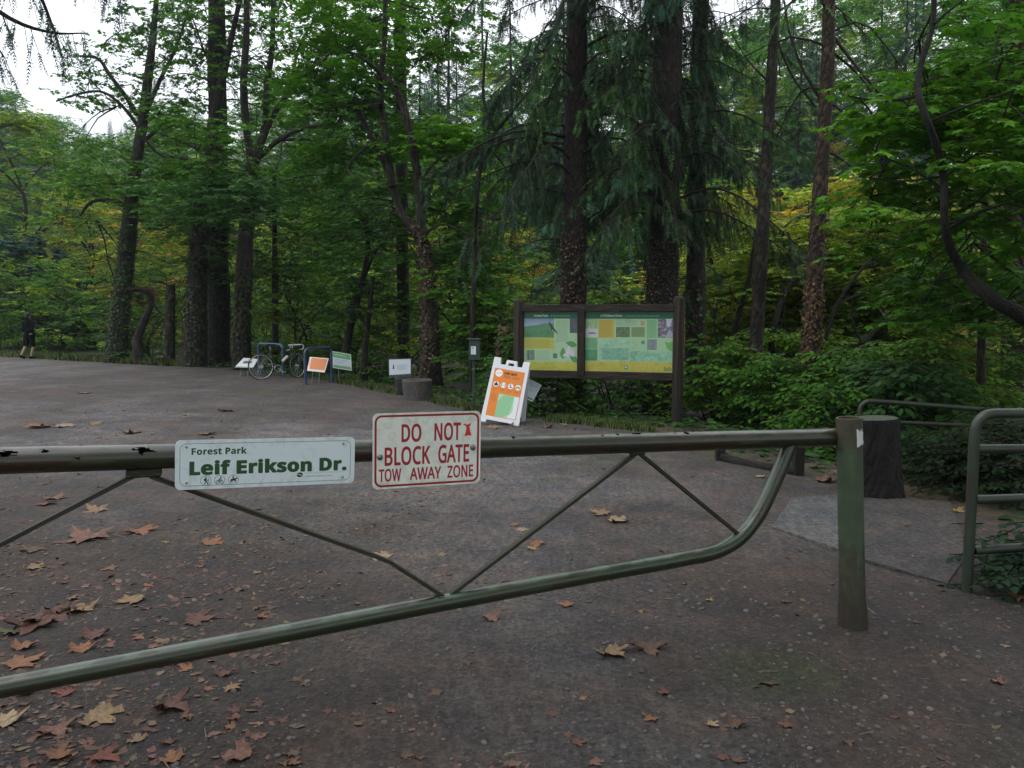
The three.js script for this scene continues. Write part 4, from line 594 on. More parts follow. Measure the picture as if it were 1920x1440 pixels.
function grime(c, w, h, n, seed, cols = ['#6d6a58', '#7a7a6a', '#5a6450']) { const r = mulberry(seed); for (let k = 0; k < n; k++) { c.globalAlpha = 0.03 + r() * 0.05; c.fillStyle = cols[Math.floor(r() * cols.length)]; const e = r() < 0.6; c.beginPath(); c.ellipse(r() * w, e ? (r() < 0.5 ? r() * r() * h * 0.2 : h - r() * r() * h * 0.2) : r() * h, 4 + r() * w * 0.05, 3 + r() * h * 0.06, r() * 3, 0, 7); c.fill(); } c.globalAlpha = 1; }
{
  const f = frameOf([[328, 826], [665.5, 819], [664, 905.5], [328, 919]].map(([x, y]) => gp(x, y, 0.052)));
  const t = thing('street_sign', 'long pale sign with green lettering for a park drive, fixed to the gate rail', 'sign', f.o); t.quaternion.copy(f.q);
  plateSign(t, f.w, f.h, 0.02, print(2048, 564, (c, w, h) => {
    c.fillStyle = '#d2dfe4'; c.fillRect(0, 0, w, h); grime(c, w, h, 140, 3); c.strokeStyle = '#3f5a55'; c.lineWidth = 5; c.beginPath(); c.roundRect(52, 42, w - 104, h - 84, 70); c.stroke();
    c.fillStyle = '#1f4a22'; c.strokeStyle = '#1f4a22'; fitText(c, 'Forest Park', 166, 168, 610, 74, true, 3); fitText(c, 'Leif Erikson Dr.', 138, 396, 1820, 146, true, 13);
    [[330, 0], [480, 1], [632, 2]].forEach(([x, k]) => {   // hiker, cyclist, rider
      c.save(); c.translate(x, 468); c.lineWidth = 4; c.strokeStyle = '#2c4440'; c.beginPath(); c.arc(0, 0, 56, 0, 7); c.stroke(); c.fillStyle = c.strokeStyle = '#16211d'; c.lineCap = 'round'; const l = (wd, ...p) => { c.lineWidth = wd; c.beginPath(); p.forEach(([a, b], i) => i ? c.lineTo(a, b) : c.moveTo(a, b)); c.stroke(); }, d = (a, b, r) => { c.beginPath(); c.arc(a, b, r, 0, 7); c.fill(); };
      if (k === 0) { d(2, -34, 9); l(17, [-2, -18], [0, 6]); l(9, [0, 6], [-16, 40]); l(9, [2, 6], [16, 20], [22, 42]); l(7, [0, -16], [20, -2], [30, -10]); l(12, [-14, -18], [-16, -4]); l(4, [30, -26], [26, 42]); }
      if (k === 1) { c.lineWidth = 6; for (const q of [-22, 22]) { c.beginPath(); c.arc(q, 20, 17, 0, 7); c.stroke(); } d(14, -32, 9); l(12, [-8, -2], [8, -18]); l(7, [8, -18], [22, -4]); l(7, [-8, -2], [8, 6], [2, 22]); l(4, [-22, 20], [-4, 0], [22, 20]); }
      if (k === 2) { d(-2, -38, 8); l(12, [-4, -26], [-4, -6]); l(7, [-4, -22], [14, -12]); l(22, [-20, 2], [16, 0]); l(13, [16, 0], [32, -18], [40, -12]); l(7, [-22, 4], [-30, 34]); l(7, [-16, 8], [-14, 38]); l(7, [16, 6], [20, 36]); l(7, [20, 4], [34, 22]); l(6, [-28, 0], [-38, 20]); } c.restore();
    });
    c.fillStyle = '#1b2a28'; c.beginPath(); c.ellipse(1390, 440, 38, 28, 0, 0, 7); c.fill(); c.strokeStyle = '#cfdcdc'; c.lineWidth = 7; c.beginPath(); c.moveTo(1352, 440); c.quadraticCurveTo(1380, 424, 1392, 440); c.quadraticCurveTo(1406, 454, 1428, 440); c.stroke();
    c.fillStyle = '#2f4a46'; fitText(c, 'PORTLAND PARKS & RECREATION', 1450, 430, 476, 22, false, 1.5); fitText(c, 'Healthy Parks, Healthy Portland', 1454, 468, 320, 16, false);
  }), { thick: 0.003 });
  for (const [x, y] of [[-0.44, 0.36], [0.43, 0.36], [-0.44, -0.36], [0.43, -0.36]]) { const m = part('screw', new THREE.SphereGeometry(0.0045, 12, 6, 0, 6.3, 0, 1.57), std({ color: lin(0.25, 0.25, 0.22), metalness: 0.7, roughness: 0.5 }), t); m.rotation.x = Math.PI / 2; m.position.set(x * f.w, y * f.h, 0.0014); }
}
{
  const f = frameOf([[700, 775.5], [902, 770.5], [899.5, 905], [697, 918.5]].map(([x, y]) => gp(x, y, 0.053)));
  const t = thing('warning_sign', 'white metal sign in red letters against blocking the gate, bolted to the rail', 'sign', f.o); t.quaternion.copy(f.q);
  plateSign(t, f.w, f.h, 0.022, print(1400, 960, (c, w, h) => {
    c.fillStyle = '#dce1d8'; c.fillRect(0, 0, w, h); grime(c, w, h, 320, 8); c.strokeStyle = '#8d1722'; c.lineWidth = 27; c.beginPath(); c.roundRect(36, 36, w - 72, h - 72, 78); c.stroke();
    c.fillStyle = c.strokeStyle = '#99182a'; const word = (s, x, y, ww, hh, st) => fitText(c, s, x, y, ww, hh, false, st);
    word('DO', 345, 365, 275, 215, 15); word('NOT', 768, 365, 360, 215, 15); word('BLOCK', 135, 660, 590, 222, 15); word('GATE', 828, 660, 425, 222, 15); word('TOW', 78, 862, 280, 150, 10); word('AWAY', 472, 862, 400, 150, 10); word('ZONE', 955, 862, 355, 150, 10);
    c.fillStyle = '#c22a22'; c.beginPath(); [[1185, 160], [1210, 178], [1232, 172], [1268, 150], [1258, 190], [1246, 200], [1252, 250], [1275, 325], [1235, 318], [1180, 330], [1202, 250], [1206, 205], [1176, 180], [1158, 178]].forEach(([x, y], i) => i ? c.lineTo(x, y) : c.moveTo(x, y)); c.fill();
    c.globalAlpha = 0.12; c.fillStyle = '#596069'; for (let k = 0; k < 5; k++) c.fillRect(628 + k * 3, 232 + k * 9, 100 - k * 4, 4); c.globalAlpha = 1;
  }));
  for (const [x, y] of [[-0.435, -0.075], [0.425, 0.0]]) { const m = part('bolt', new THREE.SphereGeometry(0.0125, 18, 8, 0, 6.3, 0, 1.57), std({ color: lin(0.2, 0.2, 0.19), metalness: 0.8, roughness: 0.45 }), t); m.rotation.x = Math.PI / 2; m.scale.y = 0.7; m.position.set(x * f.w, y * f.h, 0.0014); }
}
// ---------- the information board ----------
{
  const pl = spot(973, 797), pr = at(1269, 800, 12.05); pl.copy(at(973, 797, 12.75)); const L = V(pl.x, 0, pl.z), Rr = V(pr.x, 0, pr.z), dx = Rr.clone().sub(L), W = dx.length(); dx.normalize(); const nz = V(-dx.z, 0, dx.x); if (nz.z < 0) nz.negate();
  const t = thing('notice_board', 'wide dark timber board with two green and yellow park panels', 'notice board', L, -Math.atan2(dx.z, dx.x));
  const lx = (px, py) => onPlane(px, py, L, nz).sub(L).dot(dx), ly = (px, py) => onPlane(px, py, L, nz).y;
  const wood = std({ color: lin(0.085, 0.062, 0.048), map: barkMap, bumpMap: barkBump, bumpScale: 0.003, roughness: 0.8 });
  const topY = [ly(973, 561), ly(1270, 555)], beam = (w, h, d, x, y, z, nm) => { const g = new RoundedBoxGeometry(w, h, d, 2, 0.008); part(nm, g, wood, t).position.set(x, y, z); };
  [0, W].forEach((x, i) => { const pts = [[0.085, -0.3], [0.085, topY[i] - 0.05], [0.07, topY[i] - 0.015], [0.04, topY[i]], [0, topY[i] + 0.005]].map(([a, b]) => new THREE.Vector2(a, b)); part('post', new THREE.LatheGeometry(pts, 20), wood, t).position.x = x; });
  const mx = lx(1090.5, 640), tr = (ly(1120, 571) + ly(1120, 584)) / 2, br = (ly(1120, 697) + ly(1120, 710)) / 2;
  beam(W - 0.14, 0.11, 0.09, W / 2, tr, 0.01, 'rail'); beam(W - 0.14, 0.12, 0.09, W / 2, br, 0.01, 'rail'); beam(0.115, tr - br + 0.02, 0.11, mx, (tr + br) / 2, 0.02, 'mullion');
  const panel = (x0, x1, map) => { const a = x0 + 0.08 * (x0 < 0.1 ? 1 : 0.72), b = x1 - 0.058, w = b - a, h = tr - br - 0.12, g = new THREE.BoxGeometry(w, h, 0.012), p = part('panel', g, std({ color: lin(0.1, 0.09, 0.08) }), t); p.position.set((a + b) / 2, (tr + br) / 2, -0.012); part('poster', new THREE.PlaneGeometry(w - 0.006, h - 0.006), std({ map, color: lin(0.82, 0.82, 0.82), roughness: 0.35 }), p).position.z = 0.0075; };
  const lines = (c, x, y, w, n, st, col, a = 0.4) => { c.globalAlpha = a; c.fillStyle = col; for (let k = 0; k < n; k++) c.fillRect(x, y + k * st, w * (k === n - 1 ? 0.6 : 0.93 + 0.07 * Math.sin(k * 5)), st * 0.4); c.globalAlpha = 1; };
  const blotch = (c, x, y, w, h, cols, n, seed, s = 1) => { const r = mulberry(seed); c.save(); c.beginPath(); c.rect(x, y, w, h); c.clip(); c.fillStyle = cols[0]; c.fillRect(x, y, w, h); for (let k = 0; k < n; k++) { c.globalAlpha = 0.5; c.fillStyle = cols[1 + Math.floor(r() * (cols.length - 1))]; c.beginPath(); c.ellipse(x + r() * w, y + r() * h, (2 + r() * w * 0.12) * s, (2 + r() * h * 0.12) * s, r() * 3, 0, 7); c.fill(); } c.restore(); c.globalAlpha = 1; };
  panel(0, mx, print(1000, 1060, (c, w, h) => {
    c.fillStyle = '#a8ce9e'; c.fillRect(0, 0, w, h); c.fillStyle = '#1d6648'; c.fillRect(0, 0, w, 118); c.fillStyle = '#dcebdc'; fitText(c, 'Forest Park', 180, 86, 270, 44); c.fillStyle = '#8fc0a0'; fitText(c, 'A Forest in the City', 500, 84, 360, 34, false);
    const g = c.createLinearGradient(0, 118, 0, 300); g.addColorStop(0, '#6d86ab'); g.addColorStop(1, '#a9bccc'); c.fillStyle = g; c.fillRect(0, 118, 560, 250); c.fillStyle = '#3e7f4c'; c.beginPath(); c.moveTo(0, 270); c.bezierCurveTo(150, 230, 220, 250, 330, 215); c.bezierCurveTo(420, 190, 500, 200, 560, 210); c.lineTo(560, 460); c.lineTo(0, 460); c.fill(); blotch(c, 0, 330, 560, 135, ['#3c7a46', '#2f6a3a', '#57955a', '#24522e'], 90, 4, 0.6);
    c.fillStyle = '#1a1e2a'; c.beginPath(); [[470, 160], [490, 190], [520, 240], [560, 290], [620, 370], [640, 400], [590, 370], [540, 330], [510, 320], [500, 280], [470, 230]].forEach(([x, y], i) => i ? c.lineTo(x, y) : c.moveTo(x, y)); c.fill(); c.fillStyle = '#c8c8c0'; c.beginPath(); c.arc(540, 335, 12, 0, 7); c.fill();
    c.fillStyle = '#c2ba3c'; c.fillRect(0, 470, 560, 205); lines(c, 24, 490, 510, 16, 11, '#4c5a1a', 0.5); lines(c, 590, 150, 245, 44, 9, '#2f5d3d', 0.42); blotch(c, 850, 118, 150, 260, ['#3c4650', '#2a3230', '#55605c'], 30, 9);
    blotch(c, 45, 690, 160, 190, ['#64836a', '#34503a', '#8ca890', '#405c40'], 20, 6, 0.8); c.fillStyle = '#2c3f30'; c.fillRect(80, 700, 14, 180); c.fillRect(150, 690, 10, 190); lines(c, 225, 700, 290, 20, 9.5, '#34604a', 0.42); c.fillStyle = '#35724a'; c.fillRect(545, 750, 80, 90);
    c.fillStyle = '#cfd2dc'; c.beginPath(); c.ellipse(850, 740, 95, 80, 0.5, 0, 7); c.fill(); for (const [x, y, a] of [[880, 585, 0.3], [720, 745, 1.6], [920, 850, 0.8]]) { c.fillStyle = '#3f8f42'; c.save(); c.translate(x, y); c.rotate(a); c.beginPath(); c.moveTo(-110, 0); c.quadraticCurveTo(0, -110, 100, -20); c.quadraticCurveTo(60, 90, -110, 0); c.fill(); c.restore(); } c.fillStyle = '#d8d6de'; for (let k = 0; k < 3; k++) { c.save(); c.translate(835, 735); c.rotate(k * 2.09); c.beginPath(); c.ellipse(0, -60, 28, 65, 0, 0, 7); c.fill(); c.restore(); }
    c.fillStyle = '#c0bd35'; c.fillRect(0, 905, w, 160); lines(c, 100, 935, 560, 5, 22, '#6e7a26', 0.3); c.globalAlpha = 0.2; c.fillStyle = '#c9d6d0'; c.fillRect(0, 118, w, h); c.globalAlpha = 1; grime(c, w, h, 120, 2, ['#3d4c30', '#5b6240']);
  }));
  panel(mx, W, print(1560, 1060, (c, w, h) => {
    c.fillStyle = '#a3cf9e'; c.fillRect(0, 0, w, h); c.fillStyle = '#1d6648'; c.fillRect(0, 0, w, 120); c.fillStyle = '#dcebdc'; fitText(c, 'Leif Erikson Drive:', 260, 86, 400, 46); c.fillStyle = '#8fc0a0'; fitText(c, 'Connecting Trails, Connecting People', 700, 84, 600, 32, false);
    blotch(c, 0, 120, 220, 330, ['#86b87a', '#5a9458', '#b4d0a4', '#e0e2e2'], 40, 5); c.fillStyle = '#c9ccd6'; c.fillRect(0, 300, 220, 150); c.fillStyle = '#7a6a52'; c.beginPath(); c.ellipse(120, 390, 75, 32, 0, 3.1, 6.3); c.fill();
    c.fillStyle = '#c9ae34'; c.fillRect(230, 132, 285, 330); lines(c, 245, 150, 255, 27, 11, '#5d5318', 0.5); lines(c, 545, 134, 400, 12, 10, '#2f5d3d', 0.42); blotch(c, 545, 265, 245, 180, ['#48683f', '#1d3018', '#8fa976', '#2b4722'], 60, 12, 0.7); blotch(c, 815, 265, 235, 175, ['#6f8a52', '#8ba05e', '#516d3c'], 50, 15, 0.5); c.fillStyle = '#b8944e'; c.fillRect(975, 160, 70, 80); c.fillStyle = '#7fbf82'; c.fillRect(1080, 130, 180, 330); lines(c, 1090, 140, 160, 31, 10, '#2f5d3d', 0.42);
    blotch(c, 1275, 122, 285, 330, ['#5d5668', '#37323f', '#8a86a0', '#c6cadb', '#4a4452'], 70, 22, 1); c.fillStyle = '#c3cadd'; c.beginPath(); c.moveTo(1410, 122); c.lineTo(1520, 122); c.lineTo(1480, 260); c.lineTo(1430, 250); c.fill(); c.fillStyle = '#9fa6b8'; c.beginPath(); c.moveTo(1400, 450); c.lineTo(1470, 300); c.lineTo(1560, 400); c.lineTo(1560, 450); c.fill();
    c.fillStyle = '#63aa72'; c.fillRect(0, 460, 215, 200); c.fillStyle = '#2f8a50'; c.fillRect(0, 670, 215, 200); lines(c, 20, 700, 170, 7, 20, '#bfe0c0', 0.3); blotch(c, 235, 480, 560, 390, ['#9ccfa4', '#7dbb92', '#b3dcb4', '#6aa98a', '#8cc6a0'], 90, 31, 1); blotch(c, 300, 640, 470, 210, ['#74b08e', '#4f9070', '#69a888', '#8bc4a0'], 60, 33, 0.9); blotch(c, 800, 690, 760, 180, ['#8ccaa0', '#67ab86', '#a6d8b0', '#5b9c80'], 80, 37, 0.8);
    c.fillStyle = '#4e8a58'; c.beginPath(); c.arc(1020, 535, 34, 0, 7); c.fill(); blotch(c, 1095, 480, 165, 185, ['#74828c', '#4d5b68', '#a7a6b2', '#5f7a78'], 40, 41, 0.8); c.fillStyle = '#5fae44'; c.beginPath(); [[1400, 520], [1470, 540], [1560, 500], [1560, 700], [1500, 680], [1440, 640]].forEach(([x, y], i) => i ? c.lineTo(x, y) : c.moveTo(x, y)); c.fill();
    c.fillStyle = '#c4b93a'; c.fillRect(0, 880, w, 180); lines(c, 120, 930, 480, 4, 24, '#7a7a28', 0.25); c.fillStyle = '#3e7f5a'; c.fillRect(700, 945, 58, 76); c.fillStyle = '#c3d9cc'; c.beginPath(); c.arc(729, 978, 20, 0, 7); c.fill(); c.fillStyle = '#6f7a2a'; for (let k = 0; k < 4; k++) c.fillRect(1392 + k * 34, 960 + (k % 2) * 20, 26, 74 - (k % 2) * 20); c.globalAlpha = 0.2; c.fillStyle = '#c9d6d0'; c.fillRect(0, 118, w, h); c.globalAlpha = 1; grime(c, w, h, 160, 2, ['#3d4c30', '#5b6240']);
  }));
}
// ---------- the sandwich board ----------
const white = std({ color: lin(0.74, 0.76, 0.8), roughness: 0.5 });
{
  const b = spot(943, 792), t = thing('sandwich_board', 'white folding sandwich board with an orange trail notice', 'sandwich board', V(b.x, 0.0, b.z)); const w = 0.59, H = 1.0;
  const sh = new THREE.Shape([[-w / 2, 0], [-w / 2 + 0.07, 0], [-w / 2 + 0.09, 0.045], [w / 2 - 0.09, 0.045], [w / 2 - 0.07, 0], [w / 2, 0], [w / 2 - 0.02, H], [w / 2 - 0.11, H], [w / 2 - 0.12, H - 0.1], [0.085, H - 0.1], [0.075, H - 0.015], [-0.075, H - 0.015], [-0.085, H - 0.1], [-w / 2 + 0.12, H - 0.1], [-w / 2 + 0.11, H], [-w / 2 + 0.02, H]].map(([x, y]) => new THREE.Vector2(x, y)));
  sh.holes.push(new THREE.Path([[-0.05, H - 0.1], [0.05, H - 0.1], [0.048, H - 0.045], [-0.048, H - 0.045]].map(([x, y]) => new THREE.Vector2(x, y))));
  const g = new THREE.ExtrudeGeometry(sh, { depth: 0.026, bevelEnabled: true, bevelSize: 0.006, bevelThickness: 0.006, bevelSegments: 3 }), lean = 0.26;
  const front = part('front_panel', g, white, t), back = part('back_panel', g, white, t); front.rotation.x = -lean; front.position.set(0, 0, 0.25); back.rotation.set(-lean, Math.PI, 0, 'YXZ'); back.position.set(0, 0, -0.25);
  part('poster', new THREE.PlaneGeometry(0.47, 0.74), std({ roughness: 0.4, map: print(760, 1200, (c, w, h) => {
    c.fillStyle = '#e2832f'; c.fillRect(0, 0, w, h); c.fillStyle = '#f0efef'; c.beginPath(); c.arc(122, 120, 92, 0, 7); c.fill(); c.fillStyle = '#d98a96'; fitText(c, 'SAFER', 62, 132, 122, 26); c.fillStyle = '#4a2a18'; fitText(c, 'ONE WAY', 250, 128, 330, 66, true, 5); c.fillStyle = '#6e3d18'; fitText(c, 'TRAIL LOOP', 250, 212, 400, 56, false);
    [[105, '#22304e'], [290, '#5a5f8a'], [475, '#26466e'], [660, '#7c9a3a']].forEach(([x, col], i) => { c.fillStyle = '#f3f2ef'; c.beginPath(); c.arc(x, 400, 68, 0, 7); c.fill(); c.fillStyle = col; if (i === 0) { c.beginPath(); c.ellipse(x, 408, 52, 34, 0, 0, 7); c.fill(); c.beginPath(); c.arc(x, 366, 22, 0, 7); c.fill(); } if (i === 1) { for (const e of [-1, 1]) { c.fillRect(x + e * 42 - 9, 385, 18, 48); c.beginPath(); c.arc(x + e * 42, 372, 12, 0, 7); c.fill(); } c.fillRect(x - 22, 402, 44, 8); } if (i === 2) { c.fillRect(x - 24, 380, 26, 56); c.beginPath(); c.arc(x - 8, 364, 15, 0, 7); c.fill(); c.fillRect(x + 8, 412, 26, 24); } if (i === 3) { for (const e of [-1, 0, 1]) { c.beginPath(); c.arc(x + e * 34, 400 + (e ? 10 : -14), 22, 0, 7); c.fill(); } } });
    c.globalAlpha = 0.35; c.fillStyle = '#7a3c10'; for (const x of [40, 225, 410, 595]) for (let k = 0; k < 3; k++) c.fillRect(x, 496 + k * 24, 130 - k * 20, 9); for (let k = 0; k < 9; k++) c.fillRect(28, 640 + k * 22, 170 - (k % 3) * 20, 8); c.globalAlpha = 1;
    c.fillStyle = '#b5d6ad'; c.fillRect(222, 625, 520, 560); c.fillStyle = '#8fc596'; c.beginPath(); [[222, 820], [330, 660], [420, 625], [610, 625], [600, 860], [560, 1090], [420, 1185], [222, 1185]].forEach(([x, y], i) => i ? c.lineTo(x, y) : c.moveTo(x, y)); c.fill(); c.fillStyle = '#dfe8ee'; c.beginPath(); [[620, 640], [742, 640], [742, 1185], [520, 1185], [640, 1020]].forEach(([x, y], i) => i ? c.lineTo(x, y) : c.moveTo(x, y)); c.fill(); c.strokeStyle = '#6ea58e'; c.lineWidth = 4; c.beginPath(); c.moveTo(260, 1100); c.bezierCurveTo(340, 900, 420, 980, 470, 800); c.bezierCurveTo(500, 720, 540, 760, 580, 680); c.stroke(); c.strokeStyle = '#e2832f'; c.lineWidth = 14; c.strokeRect(7, 7, w - 14, h - 14);
  }) }), front).position.set(0, 0.475, 0.0335);
  for (const x of [-w / 2 + 0.05, w / 2 - 0.05]) part('hinge', new THREE.CylinderGeometry(0.016, 0.016, 0.07, 12), white, t).position.set(x, H * Math.cos(lean) - 0.02, 0.0);
  t.rotation.set(0, -0.2, -0.155);
}
// ---------- yard signs ----------
const wire = std({ color: lin(0.3, 0.3, 0.3), metalness: 0.7, roughness: 0.5 });
function yardSign(name, label, c, map, stakes = true) {
  const f = frameOf(c), t = thing(name, label, 'sign', V(f.o.x, 0, f.o.z)), s = new THREE.Shape(), g = new THREE.BufferGeometry(), mv = (p) => p.clone().sub(t.position), q = c.map(mv), n = V(0, 0, 1).applyQuaternion(f.q).multiplyScalar(0.006), P = [], U = [], I = [];
  for (const [o, k] of [[0, 0], [1, -1]]) q.forEach((p, i) => { P.push(p.x + n.x * k, p.y + n.y * k, p.z + n.z * k); U.push(i === 1 || i === 2 ? 1 : 0, i < 2 ? 1 : 0); });
  I.push(0, 3, 1, 1, 3, 2, 4, 5, 7, 5, 6, 7); for (let i = 0; i < 4; i++) { const j = (i + 1) % 4; I.push(i, j, i + 4, j, j + 4, i + 4); }
  g.setAttribute('position', new THREE.Float32BufferAttribute(P, 3)); g.setAttribute('uv', new THREE.Float32BufferAttribute(U, 2)); g.setIndex(I); const h = g.toNonIndexed(); h.computeVertexNormals(); part('panel', h, std({ map, roughness: 0.5 }), t);
  if (stakes) for (const u of [0.3, 0.7]) { const a = q[3].clone().lerp(q[2], u).addScaledVector(n, -0.5), top = q[0].clone().lerp(q[1], u).addScaledVector(n, -0.5), d = a.clone().sub(top).normalize(), y = baseY(a.x + t.position.x, a.z + t.position.z) - 0.05, e = V(a.x + d.x * 0.1, y, a.z + d.z * 0.1); part('stake', new THREE.TubeGeometry(new THREE.LineCurve3(a.clone().lerp(top, 0.2), e), 2, 0.005, 6), wire, t); }
  return t;
}
const q4 = (l, z) => l.map(([x, y], i) => at(x, y, Array.isArray(z) ? z[i] : z));
yardSign('yard_sign', 'orange sign with a white border set inside the right-hand blue rack', q4([[581, 669], [616.5, 672], [608.5, 698.5], [575.5, 695]], [19.1, 19.1, 18.9, 18.9]), print(360, 280, (c, w, h) => { c.fillStyle = '#e6e0dc'; c.fillRect(0, 0, w, h); c.fillStyle = '#dd8a52'; c.fillRect(36, 16, w - 52, h - 56); c.fillStyle = '#5a5a6a'; for (let k = 0; k < 5; k++) c.fillRect(14, 50 + k * 26, 8, 14); }));
yardSign('yard_sign', 'green and white striped sign behind the right leg of the right-hand blue rack', q4([[623, 658.5], [658, 664.5], [659.5, 695], [624, 689.5]], 19.9), print(360, 280, (c, w, h) => { c.fillStyle = '#dfe6e2'; c.fillRect(0, 0, w, h); c.fillStyle = '#6aa874'; c.fillRect(10, 8, w - 20, 92); c.fillStyle = '#c9d3e2'; c.fillRect(10, 106, w - 20, 112); c.fillStyle = '#74ab7a'; c.fillRect(10, 222, w - 20, 48); c.globalAlpha = 0.4; c.fillStyle = '#eef5ee'; c.fillRect(30, 40, 220, 14); c.fillStyle = '#5a6a8a'; for (let k = 0; k < 4; k++) c.fillRect(40, 122 + k * 22, 240 - k * 30, 7); c.globalAlpha = 1; }));
yardSign('yard_sign', 'white sign tipped over backwards left of the bicycle rear wheel', [at(456.5, 671, 22), at(484, 673, 22), at(474, 690, 21.2), at(440, 688.5, 21.2)], print(360, 240, (c, w, h) => { c.fillStyle = '#e4e8ea'; c.fillRect(0, 0, w, h); c.fillStyle = '#22282c'; fitText(c, 'KEEP', 90, 130, 190, 56, true, 8); c.fillStyle = '#4a5a70'; c.fillRect(150, 36, 70, 14); c.fillStyle = '#9ab0a0'; c.fillRect(0, h - 26, w, 26); }));
yardSign('notice_sign', 'small white notice with a dark figure, standing just behind the round planter', q4([[728.3, 673], [771, 672], [771, 705.5], [729, 708.5]], 16.6), print(480, 400, (c, w, h) => { c.fillStyle = '#4d5f58'; c.fillRect(0, 0, w, h); c.fillStyle = '#d3dbe4'; c.fillRect(14, 14, w - 28, h - 28); c.fillStyle = '#222b3a'; c.beginPath(); [[96, 120], [112, 120], [114, 160], [120, 215], [84, 215], [92, 160]].forEach(([x, y], i) => i ? c.lineTo(x, y) : c.moveTo(x, y)); c.fill(); c.globalAlpha = 0.45; c.fillStyle = '#5f7388'; for (let k = 0; k < 5; k++) c.fillRect(176, 130 + k * 24, 230 - (k % 2) * 40, 9); c.globalAlpha = 1; c.fillStyle = '#33483c'; c.fillRect(14, h - 60, w - 28, 46); }));
yardSign('yard_sign', 'grey sign leaning sideways, half hidden behind the sandwich board', q4([[978, 703], [1016, 722], [998, 753.5], [960, 734.5]], 12.75), print(360, 300, (c, w, h) => { c.fillStyle = '#ccd4d6'; c.fillRect(0, 0, w, h); c.fillStyle = '#a8b4b8'; c.fillRect(12, 12, w - 24, h - 24); c.globalAlpha = 0.5; c.fillStyle = '#4c5a66'; for (let k = 0; k < 6; k++) c.fillRect(60, 60 + k * 26, 230 - (k % 3) * 30, 9); c.globalAlpha = 1; c.fillStyle = '#57706a'; c.fillRect(12, h - 44, w - 24, 32); }));
{ // green box on a post
  const b = spot(888.5, 764), t = thing('leaflet_box', 'little dark green box with a white label on a thin green post', 'box', V(b.x, 0, b.z)), Z = -b.z, gm = std({ color: lin(0.028, 0.052, 0.04), roughness: 0.5 }), y = (p) => at(889, p, Z).y;
  part('post', new RoundedBoxGeometry(0.05, y(668) + 0.2, 0.05, 2, 0.008), gm, t).position.y = (y(668) - 0.2) / 2; const h = y(637) - y(675), bx = part('case', new RoundedBoxGeometry(0.2, h, 0.11, 3, 0.012), gm, t); bx.position.set(0.02, (y(637) + y(675)) / 2, 0.03); part('lid', new RoundedBoxGeometry(0.225, 0.03, 0.15, 2, 0.01), gm, t).position.set(0.02, y(636), 0.035);
  part('label', new THREE.BoxGeometry(0.088, 0.145, 0.003), std({ roughness: 0.4, map: print(88, 145, (c) => { c.fillStyle = '#dfe6ee'; c.fillRect(0, 0, 88, 145); c.fillStyle = '#8292a6'; c.fillRect(16, 20, 40, 22); c.globalAlpha = 0.5; for (let k = 0; k < 6; k++) c.fillRect(14, 60 + k * 12, 58 - (k % 3) * 8, 4); }) }), t).position.set(0.0, y(656.5), 0.088);
}
// ---------- round planters ----------
{
  const conc = std({ color: lin(0.165, 0.15, 0.135), map: gritMap, bumpMap: gritBump, bumpScale: 0.006, roughness: 0.95 });
  const make = (label, px, py, r, h, m) => { const b = spot(px, py), t = thing('round_planter', label, 'planter', V(b.x, baseY(b.x, b.z), b.z - r * 0.7)), pts = [[r * 0.85, -0.1], [r * 0.88, h * 0.1], [r * 0.98, h * 0.85], [r, h - 0.02], [r - 0.012, h], [r - 0.05, h], [r - 0.06, h - 0.02], [r - 0.07, h * 0.8]].map(([a, c]) => new THREE.Vector2(a, c)); part('tub', new THREE.LatheGeometry(pts, 36), m, t); const s = new THREE.CylinderGeometry(r - 0.06, r - 0.06, 0.02, 24); part('soil', s, std({ color: lin(0.04, 0.032, 0.025), roughness: 1 }), t).position.y = h * 0.88; };
  make('round brown concrete planter below the white notice', 780, 752, 0.295, 0.4, conc); make('second planter, dark, half behind the round brown one', 762, 741, 0.27, 0.36, std({ color: lin(0.05, 0.048, 0.045), map: gritMap, roughness: 0.95 }));
}
